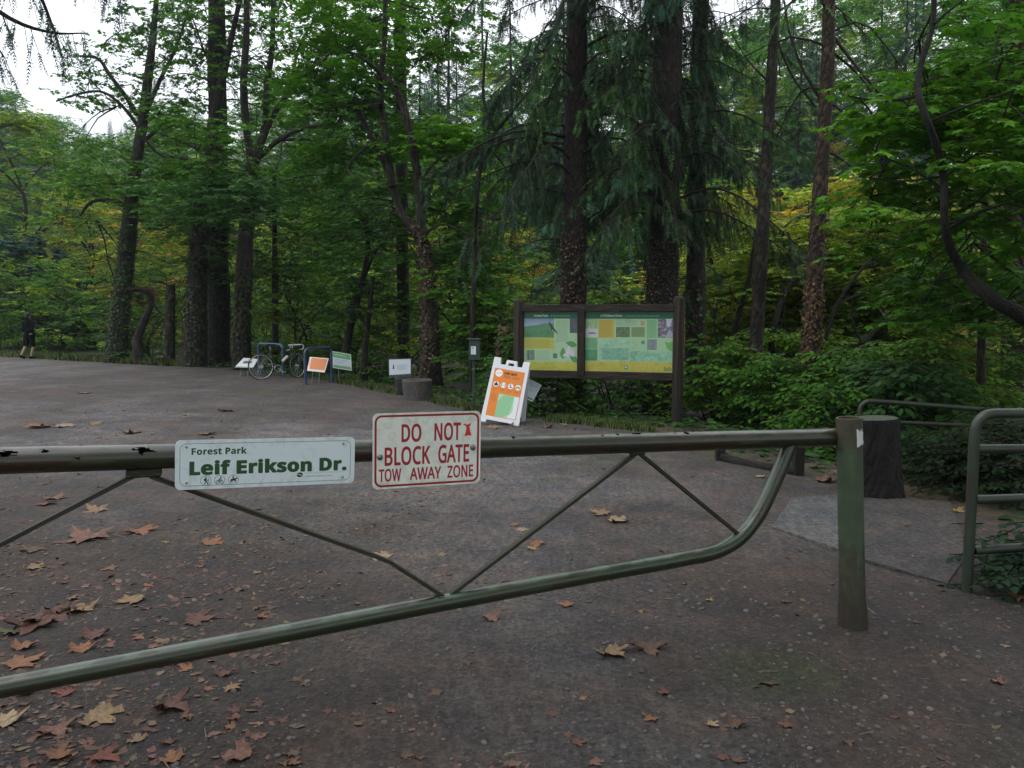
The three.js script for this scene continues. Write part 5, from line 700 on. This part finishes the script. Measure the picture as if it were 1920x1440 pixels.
// ---------- bicycle and racks ----------
{
  const blue = new THREE.MeshPhysicalMaterial({ color: lin(0.02, 0.045, 0.13), roughness: 0.45, clearcoat: 0.5, clearcoatRoughness: 0.3 });
  const rack = (label, a, b, h) => {
    const t = thing('bike_rack', label, 'bike rack', V(a.x, 0, a.z)), e = b.clone().sub(a).setY(0), d = e.clone().normalize(), r = 0.12, pts = [V(0, -0.1, 0), V(0, h * 0.5, 0), V(0, h - r, 0)]; for (let k = 1; k < 5; k++) { const w = k / 5 * 1.57; pts.push(d.clone().multiplyScalar(r - r * Math.cos(w)).setY(h - r + r * Math.sin(w))); } pts.push(d.clone().multiplyScalar(r).setY(h), e.clone().addScaledVector(d, -r).setY(h)); for (let k = 1; k < 5; k++) { const w = k / 5 * 1.57; pts.push(e.clone().addScaledVector(d, -r + r * Math.sin(w)).setY(h - r + r * Math.cos(w))); } pts.push(e.clone().setY(h - r), e.clone().setY(h * 0.4), e.clone().setY(-0.1));
    part('hoop', new THREE.TubeGeometry(new THREE.CatmullRomCurve3(pts, false, 'centripetal'), 80, 0.033, 12), blue, t); for (const q of [V(), e]) part('base_plate', new THREE.CylinderGeometry(0.08, 0.085, 0.03, 16), std({ color: lin(0.06, 0.05, 0.05) }), t).position.copy(q.clone().setY(0.012));
  };
  rack('blue hoop rack that the bicycle leans on', spot(486, 705), spot(531.5, 709), 0.88); rack('blue hoop rack holding the orange sign', spot(573, 722), spot(622, 718), 0.86);
  const o = spot(491.5, 712), t = thing('bicycle', 'dark road bicycle with drop handlebars leaning on the blue rack', 'bicycle', V(o.x, 0, o.z + 0.05)), fm = std({ color: lin(0.02, 0.03, 0.028), roughness: 0.4, metalness: 0.3 }), silver = std({ color: lin(0.62, 0.63, 0.65), metalness: 0.7, roughness: 0.35 }), rub = std({ color: lin(0.02, 0.02, 0.02), roughness: 0.85 }), tapeM = std({ color: lin(0.55, 0.56, 0.58), roughness: 0.6 });
  t.rotation.set(-0.06, 0.63, 0, 'YXZ'); const tube = (a, b, r) => new THREE.TubeGeometry(new THREE.LineCurve3(a, b), 1, r, 10), BB = V(0.42, 0.28, 0), ST = V(0.27, 0.76, 0), HT = V(0.845, 0.79, 0), HB = V(0.885, 0.66, 0), RH = V(0, 0.335, 0);
  part('frame', [tube(BB, ST, 0.016), tube(ST, HT, 0.016), tube(BB, HB, 0.018), tube(HT, HB, 0.02), ...[-0.05, 0.05].flatMap((z) => [tube(V(0.4, 0.28, z * 0.6), V(0, 0.335, z), 0.01), tube(V(0.28, 0.74, z * 0.3), V(0, 0.335, z), 0.009)])], fm, t);
  const wheel = (parent, x, y) => { const w = new THREE.Group(); w.name = 'wheel'; parent.add(w); w.position.set(x, y, 0); part('tyre', new THREE.TorusGeometry(0.322, 0.013, 10, 48), rub, w); part('rim', new THREE.TorusGeometry(0.303, 0.011, 8, 48), silver, w); part('hub', new THREE.CylinderGeometry(0.022, 0.022, 0.11, 14).rotateX(Math.PI / 2), silver, w); const sp = []; for (let k = 0; k < 24; k++) { const a = k / 24 * 6.283; sp.push(tube(V(Math.cos(a + 0.5) * 0.02, Math.sin(a + 0.5) * 0.02, k % 2 ? 0.04 : -0.04), V(Math.cos(a) * 0.296, Math.sin(a) * 0.296, 0), 0.0016)); } part('spokes', sp, silver, w, 'stuff'); };
  wheel(t, 0, 0.335); const st = new THREE.Group(); st.name = 'front_fork'; t.add(st); st.position.copy(HB); st.rotation.set(0, 0.55, 0); const fork = new THREE.CatmullRomCurve3([V(0, 0, 0.05), V(0.05, -0.2, 0.05), V(0.12, -0.325, 0.05)]); part('blade', new THREE.TubeGeometry(fork, 8, 0.011, 8), fm, st); part('blade', new THREE.TubeGeometry(fork, 8, 0.011, 8), fm, st).position.z = -0.1; part('crown', new RoundedBoxGeometry(0.03, 0.03, 0.12, 2, 0.008), fm, st); wheel(st, 0.12, -0.325);
  const stem = [tube(V(-0.05, 0.13, 0), V(-0.055, 0.2, 0), 0.013), tube(V(-0.055, 0.2, 0), V(0.04, 0.215, 0), 0.013)]; part('stem', stem, silver, st); part('handlebar', new THREE.TubeGeometry(new THREE.CatmullRomCurve3([V(-0.02, 0.09, -0.22), V(0.07, 0.09, -0.22), V(0.13, 0.15, -0.21), V(0.1, 0.205, -0.21), V(0.045, 0.215, -0.19), V(0.04, 0.215, 0), V(0.045, 0.215, 0.19), V(0.1, 0.205, 0.21), V(0.13, 0.15, 0.21), V(0.07, 0.09, 0.22), V(-0.02, 0.09, 0.22)], false, 'centripetal'), 70, 0.015, 8), tapeM, st); for (const z of [-0.21, 0.21]) part('brake_lever', new THREE.TubeGeometry(new THREE.CatmullRomCurve3([V(0.11, 0.21, z), V(0.15, 0.2, z), V(0.15, 0.11, z)]), 8, 0.009, 6), silver, st);
  part('seat_post', tube(ST, V(0.245, 0.87, 0), 0.013), silver, t); const sd = new THREE.Shape([[-0.13, -0.075], [-0.08, -0.085], [0.0, -0.035], [0.14, -0.018], [0.14, 0.018], [0, 0.035], [-0.08, 0.085], [-0.13, 0.075]].map(([a, b]) => new THREE.Vector2(a, b))); part('saddle', new THREE.ExtrudeGeometry(sd, { depth: 0.03, bevelEnabled: true, bevelSize: 0.01, bevelThickness: 0.012 }).rotateX(-Math.PI / 2), rub, t).position.set(0.25, 0.87, 0);
  part('chainring', new THREE.TorusGeometry(0.085, 0.008, 6, 28), silver, t).position.set(0.42, 0.28, 0.05); for (const s of [1, -1]) { part('crank', tube(V(0.42, 0.28, 0.06 * s), V(0.42 + 0.13 * s, 0.28 - 0.1 * s, 0.075 * s), 0.011), silver, t); part('pedal', new RoundedBoxGeometry(0.09, 0.02, 0.07, 2, 0.006), silver, t).position.set(0.42 + 0.13 * s, 0.28 - 0.1 * s, 0.115 * s); } part('chain', [tube(V(0.42, 0.365, 0.05), V(0, 0.37, 0.05), 0.005), tube(V(0.42, 0.195, 0.05), V(0, 0.3, 0.05), 0.005)], rub, t); part('cassette', new THREE.CylinderGeometry(0.045, 0.03, 0.03, 16).rotateX(Math.PI / 2), silver, t).position.set(0, 0.335, 0.05); part('bottle', new THREE.CylinderGeometry(0.036, 0.036, 0.19, 14), std({ color: lin(0.6, 0.6, 0.55) }), t).position.set(0.64, 0.52, 0).add(V()); t.children.at(-1).rotation.z = -0.85;
}
// ---------- railings, stump, low log ----------
function railing(name, label, base, posts, rails, r, end) {
  const t = thing(name, label, 'railing', V(base.x, 0, base.z)), mv = (p) => p.clone().sub(t.position), up = posts.map(mv), side = V(up[1].x - up[0].x, 0, up[1].z - up[0].z).normalize(), c = 0.1;
  const top = [V(up[0].x, baseY(base.x, base.z) - 0.2, up[0].z), V(up[0].x, up[0].y * 0.5, up[0].z), V(up[0].x, up[0].y - c, up[0].z), ...[1, 2, 3, 4].map((k) => { const w = k / 5 * 1.57; return V(up[0].x, up[0].y - c + c * Math.sin(w), up[0].z).addScaledVector(side, c - c * Math.cos(w)); }), up[0].clone().addScaledVector(side, c), up[0].clone().lerp(up[1], 0.5), up[1].clone()];
  part('top_rail', new THREE.TubeGeometry(new THREE.CatmullRomCurve3(top, false, 'centripetal'), 100, r, 14), G.fence, t); for (const [a, b] of rails) part('rail', new THREE.TubeGeometry(new THREE.LineCurve3(mv(a), mv(b)), 30, r * 0.92, 12), G.fence, t);
  part('post', new THREE.CylinderGeometry(r, r, up[1].y + 0.6, 14), G.fence, t).position.set(up[1].x, up[1].y / 2 - 0.3, up[1].z); return t;
}
{
  const b = spot(1822, 1112), Z = -b.z, Z2 = Z + 0.12; railing('railing', 'nearer green pipe railing with a rounded corner at the right', b, [at(1830, 776, Z), at(2330, 778, Z2)], [[at(1830, 842, Z), at(2330, 838, Z2)], [at(1828, 937, Z), at(2330, 920, Z2)], [at(1826, 1032, Z), at(2330, 1000, Z2)]], 0.03);
  const Zf = 8.6, Zg = 8.2, fb = at(1614, 900, Zf); railing('railing', 'thin dark pipe railing farther back behind the stump', V(fb.x, 0, fb.z), [at(1613, 752, Zf), at(2160, 790, Zg)], [[at(1613, 789, Zf), at(2160, 813, Zg)], [at(1613, 834, Zf), at(2160, 898, Zg)]], 0.025);
}
{
  const b = spot(1652, 936), t = thing('tree_stump', 'big cut stump with a mossy top beside the gate post', 'tree stump', V(b.x, 0, b.z - 0.2)), h = 0.72, r0 = 0.225, P = [], N = 48, g0 = [];
  const pr = [[r0 * 1.28, -0.1], [r0 * 1.16, 0.05], [r0 * 1.06, 0.22], [r0 * 0.99, 0.45], [r0 * 0.93, h - 0.03], [r0 * 0.9, h - 0.005]].map(([a, c]) => new THREE.Vector2(a, c)), g = new THREE.LatheGeometry(pr, N), p = g.attributes.position, u = g.attributes.uv;
  const rip = (x, y, z) => { const a = Math.atan2(z, x); return 1 + (fbm(Math.cos(a) * 5 + 9, Math.sin(a) * 5 + 9 + y * 0.6, 3) - 0.5) * 0.24; };
  for (let i = 0; i < p.count; i++) { const k = rip(p.getX(i), p.getY(i), p.getZ(i)); p.setXYZ(i, p.getX(i) * k, p.getY(i) + (p.getY(i) > 0.6 ? p.getX(i) * 0.06 : 0), p.getZ(i) * k); u.setXY(i, u.getX(i) * 2, u.getY(i)); } g.computeVertexNormals(); part('bark', g, bark(0.016, 0.013, 0.011, 0.04), t);
  const top = new THREE.CircleGeometry(r0 * 0.93, 48, 0, 6.2832).rotateX(-Math.PI / 2), q = top.attributes.position; for (let i = 0; i < q.count; i++) { const k = i ? rip(q.getX(i), h, q.getZ(i)) * 0.98 : 1; q.setXYZ(i, q.getX(i) * k, h - 0.012 + q.getX(i) * 0.06, q.getZ(i) * k); } part('cut_top', top, std({ color: lin(0.1, 0.12, 0.07), map: gritMap, roughness: 0.95 }), t);
}
{
  const a = spot(1350, 864), b = spot(1496, 892), t = thing('log_edging', 'low log lying between two short dark posts along the road edge', 'log', V(a.x, 0, a.z)), e = b.clone().sub(a), wm = bark(0.045, 0.036, 0.03, 0.01);
  part('log', limb([V(0, 0.04, 0), e.clone().multiplyScalar(0.5).add(V(0.04, 0.02, 0.1)), e.clone().add(V(0, 0.05, 0))], 0.055, 0.06, { radial: 10 }), wm, t); [[V(), 0.3], [e, 0.42]].forEach(([p, h]) => { part('post', new RoundedBoxGeometry(0.1, h + 0.2, 0.1, 2, 0.012), wm, t).position.set(p.x, h / 2 - 0.1, p.z); });
}
// ---------- the walker ----------
{
  const b = spot(56, 672.5), t = thing('person', 'person in a dark jacket and shorts walking away at the far left of the road', 'person', V(b.x, 0, b.z), -0.35);
  function flesh(name, caps, mat, cell = 0.014, parent = t) {   // tapered capsules joined smoothly into one skin
    const bb = new THREE.Box3(); for (const [a, r0, c, r1] of caps) { for (const [q, r] of [[a, r0], [c, r1]]) bb.expandByPoint(V(q[0] - r, q[1] - r, q[2] - r)).expandByPoint(V(q[0] + r, q[1] + r, q[2] + r)); } bb.expandByScalar(0.05); const size = bb.getSize(V()), s = Math.max(size.x, size.y, size.z), n = Math.min(110, Math.ceil(s / cell)), ce = bb.getCenter(V()), mc = new MarchingCubes(n, mat, false, false, 120000); mc.isolation = 0;
    const A = V(), C = V(), p = V(), ac = V(), k = 0.02, half = s / 2; for (let z = 0; z < n; z++) for (let y = 0; y < n; y++) for (let x = 0; x < n; x++) { p.set((x - n / 2) / (n / 2) * half + ce.x, (y - n / 2) / (n / 2) * half + ce.y, (z - n / 2) / (n / 2) * half + ce.z); let d = 1e3; for (const [a, r0, c, r1, fl] of caps) { A.fromArray(a); ac.fromArray(c).sub(A); const u = clamp(p.clone().sub(A).dot(ac) / Math.max(1e-9, ac.lengthSq()), 0, 1), w = p.clone().sub(A).addScaledVector(ac, -u); if (fl) w.z *= fl; const e = w.length() - lerp(r0, r1, u), h = clamp(0.5 + 0.5 * (d - e) / k, 0, 1); d = lerp(d, e, h) - k * h * (1 - h); } mc.field[x + y * n + z * n * n] = -d; }
    mc.update(); const g = new THREE.BufferGeometry(), c = mc.count, P = new Float32Array(c * 3), Nn = new Float32Array(c * 3); for (let i = 0; i < c; i++) { P[i * 3] = mc.positionArray[i * 3] * half + ce.x; P[i * 3 + 1] = mc.positionArray[i * 3 + 1] * half + ce.y; P[i * 3 + 2] = mc.positionArray[i * 3 + 2] * half + ce.z; for (let j = 0; j < 3; j++) Nn[i * 3 + j] = mc.normalArray[i * 3 + j]; } g.setAttribute('position', new THREE.BufferAttribute(P, 3)); g.setAttribute('normal', new THREE.BufferAttribute(Nn, 3)); return part(name, g, mat, parent);
  }
  const skin = std({ color: lin(0.26, 0.17, 0.13), roughness: 0.6 }), dark = new THREE.MeshPhysicalMaterial({ color: lin(0.008, 0.008, 0.01), roughness: 1, specularIntensity: 0.1 });
  flesh('body', [[[0, 0.95, 0], 0.13, [0, 1.36, 0], 0.14, 1.3], [[0, 1.4, 0], 0.06, [0, 1.54, 0.01], 0.055], [[0, 1.6, -0.01], 0.085, [0, 1.65, -0.01], 0.09], [[0, 1.58, -0.075], 0.035, [0, 1.56, -0.08], 0.03], [[0.095, 0.92, 0], 0.095, [0.1, 0.5, -0.1], 0.058], [[0.1, 0.5, -0.1], 0.06, [0.1, 0.1, 0.02], 0.036], [[0.1, 0.07, 0.02], 0.035, [0.1, 0.04, -0.13], 0.03], [[-0.095, 0.92, 0], 0.095, [-0.09, 0.5, 0.06], 0.058], [[-0.09, 0.5, 0.06], 0.06, [-0.09, 0.14, 0.28], 0.036], [[-0.09, 0.1, 0.29], 0.035, [-0.09, 0.04, 0.18], 0.03], [[0.19, 1.38, 0], 0.05, [0.25, 1.1, 0.06], 0.04], [[0.25, 1.1, 0.06], 0.04, [0.24, 0.9, -0.06], 0.028], [[-0.19, 1.38, 0], 0.05, [-0.25, 1.1, -0.02], 0.04], [[-0.25, 1.1, -0.02], 0.04, [-0.24, 0.9, -0.14], 0.028]], skin, 0.018);
  flesh('jacket', [[[0, 0.9, 0], 0.17, [0, 1.32, 0], 0.185, 1.25], [[-0.13, 1.4, 0], 0.075, [0.13, 1.4, 0], 0.075], [[0.2, 1.38, 0], 0.075, [0.265, 1.1, 0.06], 0.062], [[0.265, 1.1, 0.06], 0.062, [0.25, 0.92, -0.05], 0.05], [[-0.2, 1.38, 0], 0.075, [-0.265, 1.1, -0.02], 0.062], [[-0.265, 1.1, -0.02], 0.062, [-0.25, 0.92, -0.13], 0.05], [[0, 1.42, 0.02], 0.085, [0, 1.5, 0.03], 0.075]], dark, 0.018);
  flesh('shorts', [[[0, 0.9, 0], 0.15, [0, 0.84, 0], 0.15], [[0.1, 0.86, -0.01], 0.115, [0.1, 0.52, -0.09], 0.095], [[-0.1, 0.86, 0.01], 0.115, [-0.095, 0.52, 0.055], 0.095]], dark, 0.018);
  flesh('hair', [[[0, 1.655, 0.012], 0.1, [0, 1.6, 0.03], 0.085]], std({ color: lin(0.02, 0.016, 0.013), roughness: 0.8 }), 0.012);
  for (const f of [[[0.1, 0.06, 0.05], 0.05, [0.1, 0.042, -0.14], 0.042], [[-0.09, 0.11, 0.31], 0.048, [-0.09, 0.045, 0.16], 0.042]]) flesh('shoe', [f], dark, 0.01);
}
// ---------- fallen leaves ----------
{
  rnd = mulberry(404);
  const BIGLEAF = [[0, 0], [-0.05, 0.1], [0.02, 0.22], [-0.12, 0.42], [0.12, 0.36], [0.16, 0.44], [0.34, 0.5], [0.46, 0.72], [0.56, 0.58], [0.7, 0.6], [0.6, 0.4], [0.56, 0.22], [0.8, 0.26], [0.92, 0.14], [1.12, 0]];
  const outline = [...BIGLEAF, ...BIGLEAF.slice(1, -1).reverse().map(([x, y]) => [x, -y])];
  const shapes = [0, 1, 2, 3, 4].map((v) => {   // five dried leaves, each curled in its own way
    const r = mulberry(50 + v), curl = [0.3, 0.5, 0.7, 0.4, 1.0][v], P = [], I = [], U = [], rings = 4, n = outline.length, a = r() * 6.28, jit = outline.map(() => 1 + (r() - 0.5) * 0.22);
    for (let k = 0; k <= rings; k++) for (let i = 0; i < n; i++) { const f = k / rings, x = lerp(0.42, 0.42 + (outline[i][0] - 0.42) * jit[i], f), y = outline[i][1] * jit[i] * f, u = x - 0.42, w = u * Math.cos(a) + y * Math.sin(a); const e = Math.hypot(u, y); P.push(u, 0.02 + curl * (w * w * 0.9 + e * e * 0.35 * Math.sin(i * 1.9 + v)) + 0.035 * Math.sin(u * 9 + v) * Math.cos(y * 8), y); U.push(x, y + 0.5); }
    for (let k = 0; k < rings; k++) for (let i = 0; i < n; i++) { const j = (i + 1) % n, p = k * n + i, q = k * n + j; I.push(p, q, p + n, q, q + n, p + n); }
    const g = new THREE.BufferGeometry(); g.setAttribute('position', new THREE.Float32BufferAttribute(P, 3)); g.setAttribute('uv', new THREE.Float32BufferAttribute(U, 2)); g.setIndex(I); g.computeVertexNormals(); return g;
  });
  const stalks = [0, 1].map((v) => new THREE.TubeGeometry(new THREE.CatmullRomCurve3([V(-0.42, 0.03, 0), V(-0.62, 0.05 + v * 0.12, 0.06), V(-0.95, 0.03 + v * 0.2, 0.02 - v * 0.1)]), 6, 0.012, 5));
  const veins = tex(128, 128, (u, v) => { const y = v - 0.5, d = Math.min(Math.abs(y), Math.abs(Math.abs(y) - u * 0.75), Math.abs(Math.abs(y) - (u - 0.3) * 0.5)), k = 215 + (fbm(u * 8, v * 8, 4, 8) - 0.5) * 110 + (d < 0.02 ? 30 : 0); return [k, k * 0.97, k * 0.92]; });
  const TONE = { orange: [0.28, 0.125, 0.055], tan: [0.3, 0.2, 0.11], yellow: [0.36, 0.26, 0.08], rust: [0.14, 0.06, 0.042], brown: [0.13, 0.075, 0.05], red: [0.2, 0.055, 0.035], olive: [0.13, 0.12, 0.055], pale: [0.4, 0.3, 0.19], dusty: [0.22, 0.11, 0.08] };
  const mats = Object.fromEntries(Object.entries(TONE).map(([k, c]) => [k, std({ color: lin(...c.map((x) => x * 0.78)), map: veins, roughness: 0.75, side: THREE.DoubleSide })]));
  const lay = (label, px, py, w, tone, v, group) => {
    const p = spot(px, py), size = w / FL * p.distanceTo(EYE) / 1.15, t = thing('maple_leaf', label, 'fallen leaf', V(p.x, roadY(p.x, p.z) + size * 0.04, p.z), R(0, 6.28), group), s = v ?? Math.floor(R(0, 5));
    t.scale.set(size, size * R(0.5, 0.95), size * R(0.75, 1.1)); t.rotation.x = R(-0.12, 0.12); t.rotation.z = R(-0.12, 0.12); part('blade', shapes[s], mats[tone], t); part('stalk', stalks[s % 2], mats.brown, t); return t;
  };
  for (const [px, py, w, tone, v, label] of [
    [150, 1148, 62, 'tan', 1, 'curled tan leaf right of the red-brown leaf heap at the left'], [247, 1132, 54, 'tan', 0, 'flat narrow tan leaf two steps right of the leaf heap'], [85, 1166, 76, 'rust', 4, 'big crumpled red-brown leaf on top of the leaf heap at the left'], [62, 1182, 70, 'rust', 2, 'crumpled brown leaf at the bottom of the leaf heap'], [118, 1152, 50, 'brown', 4, 'shrivelled brown leaf at the right side of the leaf heap'], [22, 1192, 40, 'olive', 1, 'olive leaf at the foot of the leaf heap'],
    [46, 1220, 40, 'orange', 4, 'curled orange-brown leaf below the leaf heap'], [265, 998, 46, 'orange', 2, 'orange leaf upright on its lobes left of the long brace'], [160, 1012, 74, 'dusty', 0, 'wide dusty pink leaf left of the orange one'], [396, 1019, 40, 'orange', 3, 'orange leaf with a yellow edge under the long brace'], [311, 1018, 14, 'yellow', 3, 'tiny yellow leaf between the two orange ones'], [180, 961, 44, 'tan', 0, 'tan leaf behind the left brace'], [64, 1036, 36, 'brown', 3, 'brown leaf just below the left brace'], [66, 1066, 30, 'tan', 1, 'small star-shaped tan leaf below the left brace'], [205, 1068, 30, 'dusty', 3, 'faint dusty leaf below the wide pink leaf'],
    [190, 1352, 76, 'tan', 1, 'largest tan leaf, fingered, below the lower rail at the left'], [10, 1360, 60, 'pale', 2, 'pale tan leaf cut by the left edge of the view'], [108, 1376, 50, 'dusty', 4, 'curled dusty red leaf left of the largest tan leaf'], [118, 1424, 58, 'orange', 2, 'orange-brown leaf near the lower left corner'], [194, 1426, 58, 'red', 4, 'bright red-brown curled leaf near the lower left corner'], [322, 1432, 46, 'orange', 3, 'dull orange leaf at the bottom edge'], [446, 1424, 62, 'dusty', 4, 'faded pinkish leaf at the bottom edge'], [436, 1298, 34, 'tan', 3, 'small ragged tan leaf under the lower rail'], [322, 1334, 62, 'rust', 4, 'red-brown crumpled leaf under the lower rail'], [48, 1308, 36, 'orange', 2, 'orange leaf in front of the lower rail at the far left'], [124, 1308, 30, 'red', 3, 'reddish leaf in front of the lower rail at the left'], [155, 1224, 40, 'orange', 2, 'orange leaf lying behind the lower rail'], [42, 1250, 60, 'orange', 0, 'flat orange leaf touching the far side of the lower rail'], [178, 1200, 44, 'rust', 2, 'rust leaf behind the lower rail'], [420, 1270, 34, 'rust', 4, 'dark rust leaf right beneath the lower rail'], [350, 1262, 26, 'orange', 3, 'small orange leaf beneath the lower rail'], [372, 1170, 56, 'rust', 0, 'flat red-brown leaf above the lower rail'],
    [716, 1043, 46, 'pale', 3, 'pale tan leaf with its stalk up by the bend of the long brace'], [997, 1028, 26, 'yellow', 2, 'yellow leaf at the front of the pair by the middle brace'], [1006, 1019, 32, 'orange', 3, 'orange leaf at the back of the pair by the middle brace'], [978, 994, 24, 'pale', 0, 'narrow pale leaf behind the middle brace'], [965, 984, 22, 'orange', 0, 'small orange leaf behind the middle brace'], [1127, 962, 44, 'tan', 0, 'flat tan leaf, left of two under the rail'], [1157, 976, 46, 'pale', 1, 'pale star-shaped leaf, right of two under the rail'], [1062, 1132, 36, 'orange', 0, 'folded orange-brown leaf below the lower rail'], [1148, 1224, 58, 'tan', 2, 'curled tan leaf, left one of the two in the foreground'], [1216, 1217, 62, 'brown', 4, 'crumpled brown leaf, right one of the two in the foreground'], [1336, 1359, 28, 'pale', 2, 'pale orange curled leaf alone in the foreground'], [1378, 1358, 40, 'brown', 4, 'brown scrap right of the pale curled leaf'], [1330, 1127, 16, 'yellow', 2, 'tiny yellow leaf under the bend of the lower rail'], [1244, 1298, 26, 'rust', 4, 'rust scrap in the gravel'], [920, 1160, 40, 'dusty', 4, 'faded torn leaf just below the joint of the braces'],
    [76, 803, 48, 'orange', 3, 'orange-brown leaf beyond the rail, left one of the row'], [118, 802, 34, 'pale', 0, 'pale flat leaf in the row beyond the rail'], [180, 797, 26, 'tan', 0, 'tan leaf in the row beyond the rail'], [246, 814, 32, 'tan', 1, 'tan star leaf beyond the rail left of the long sign'], [386, 815, 34, 'orange', 3, 'orange leaf just above the long sign'], [425, 772, 30, 'olive', 3, 'greenish leaf out on the open road'], [350, 780, 16, 'pale', 0, 'pale sliver of leaf out on the open road'], [156, 738, 24, 'tan', 0, 'tan leaf far out on the road at the left'], [105, 938, 38, 'dusty', 0, 'dusty leaf right below the rail at the left'], [85, 950, 34, 'red', 3, 'red leaf below the rail at the left'], [260, 894, 24, 'red', 2, 'small red leaf beneath the torn hole in the rail'], [1790, 957, 34, 'yellow', 2, 'yellow-brown leaf in the shade left of the nearer railing'], [1674, 915, 24, 'tan', 0, 'tan leaf at the foot of the stump'], [1690, 988, 34, 'orange', 0, 'orange leaf on the path between post and railing'], [1724, 1052, 22, 'pale', 2, 'pale curled leaf near the paving'], [1705, 1006, 22, 'pale', 1, 'little pale leaf right of the gate post'], [1548, 905, 44, 'dusty', 2, 'pinkish leaf behind the gate post by the log'], [1560, 882, 40, 'orange', 3, 'orange leaf behind the gate post by the log'], [1440, 862, 34, 'pale', 1, 'pale leaf by the low log'], [1425, 898, 22, 'pale', 0, 'pale leaf in front of the low log'], [1870, 1282, 26, 'dusty', 2, 'small pinkish leaf in the right foreground'], [1910, 1122, 40, 'orange', 4, 'orange leaf at the right edge under the ivy clump'], [955, 795, 44, 'brown', 4, 'brown leaf against the foot of the sandwich board'], [925, 803, 36, 'tan', 0, 'long tan leaf in front of the sandwich board'], [1027, 802, 26, 'dusty', 4, 'pinkish leaf right of the sandwich board'], [1060, 797, 20, 'tan', 3, 'tan leaf on the grass under the board'],
  ]) lay(label, px, py, w * 0.92, tone, v);
  // smaller leaves strewn about, alike
  const zone = [['left', [-40, 620], 'small fallen leaf strewn over the littered left side of the road'], ['far', [40, 1100], 'small fallen leaf lying far out on the road beyond the gate'], ['right', [700, 1900], 'small fallen leaf strewn over the gravelly right side of the road']];
  for (const [k, xr, label] of zone) for (let i = 0; i < (k === 'left' ? 95 : k === 'far' ? 70 : 50); i++) {
    const far = k === 'far', px = R(...xr), py = far ? lerp(690, 860, Math.pow(rnd(), 0.7)) : R(880, 1440), p = spot(px, py); if (edgeDist(p.x, p.z) > -0.2 || (k === 'right' && px > 1580 && py < 1000)) continue;
    const size = R(0.03, 0.07); lay(label, px, py, size * FL / p.distanceTo(EYE), pick(['rust', 'brown', 'rust', 'brown', 'dusty', 'tan', 'orange', 'rust']), undefined, `small fallen leaves, ${k} part of the road`);
  }
}
renderer.render(scene, camera);
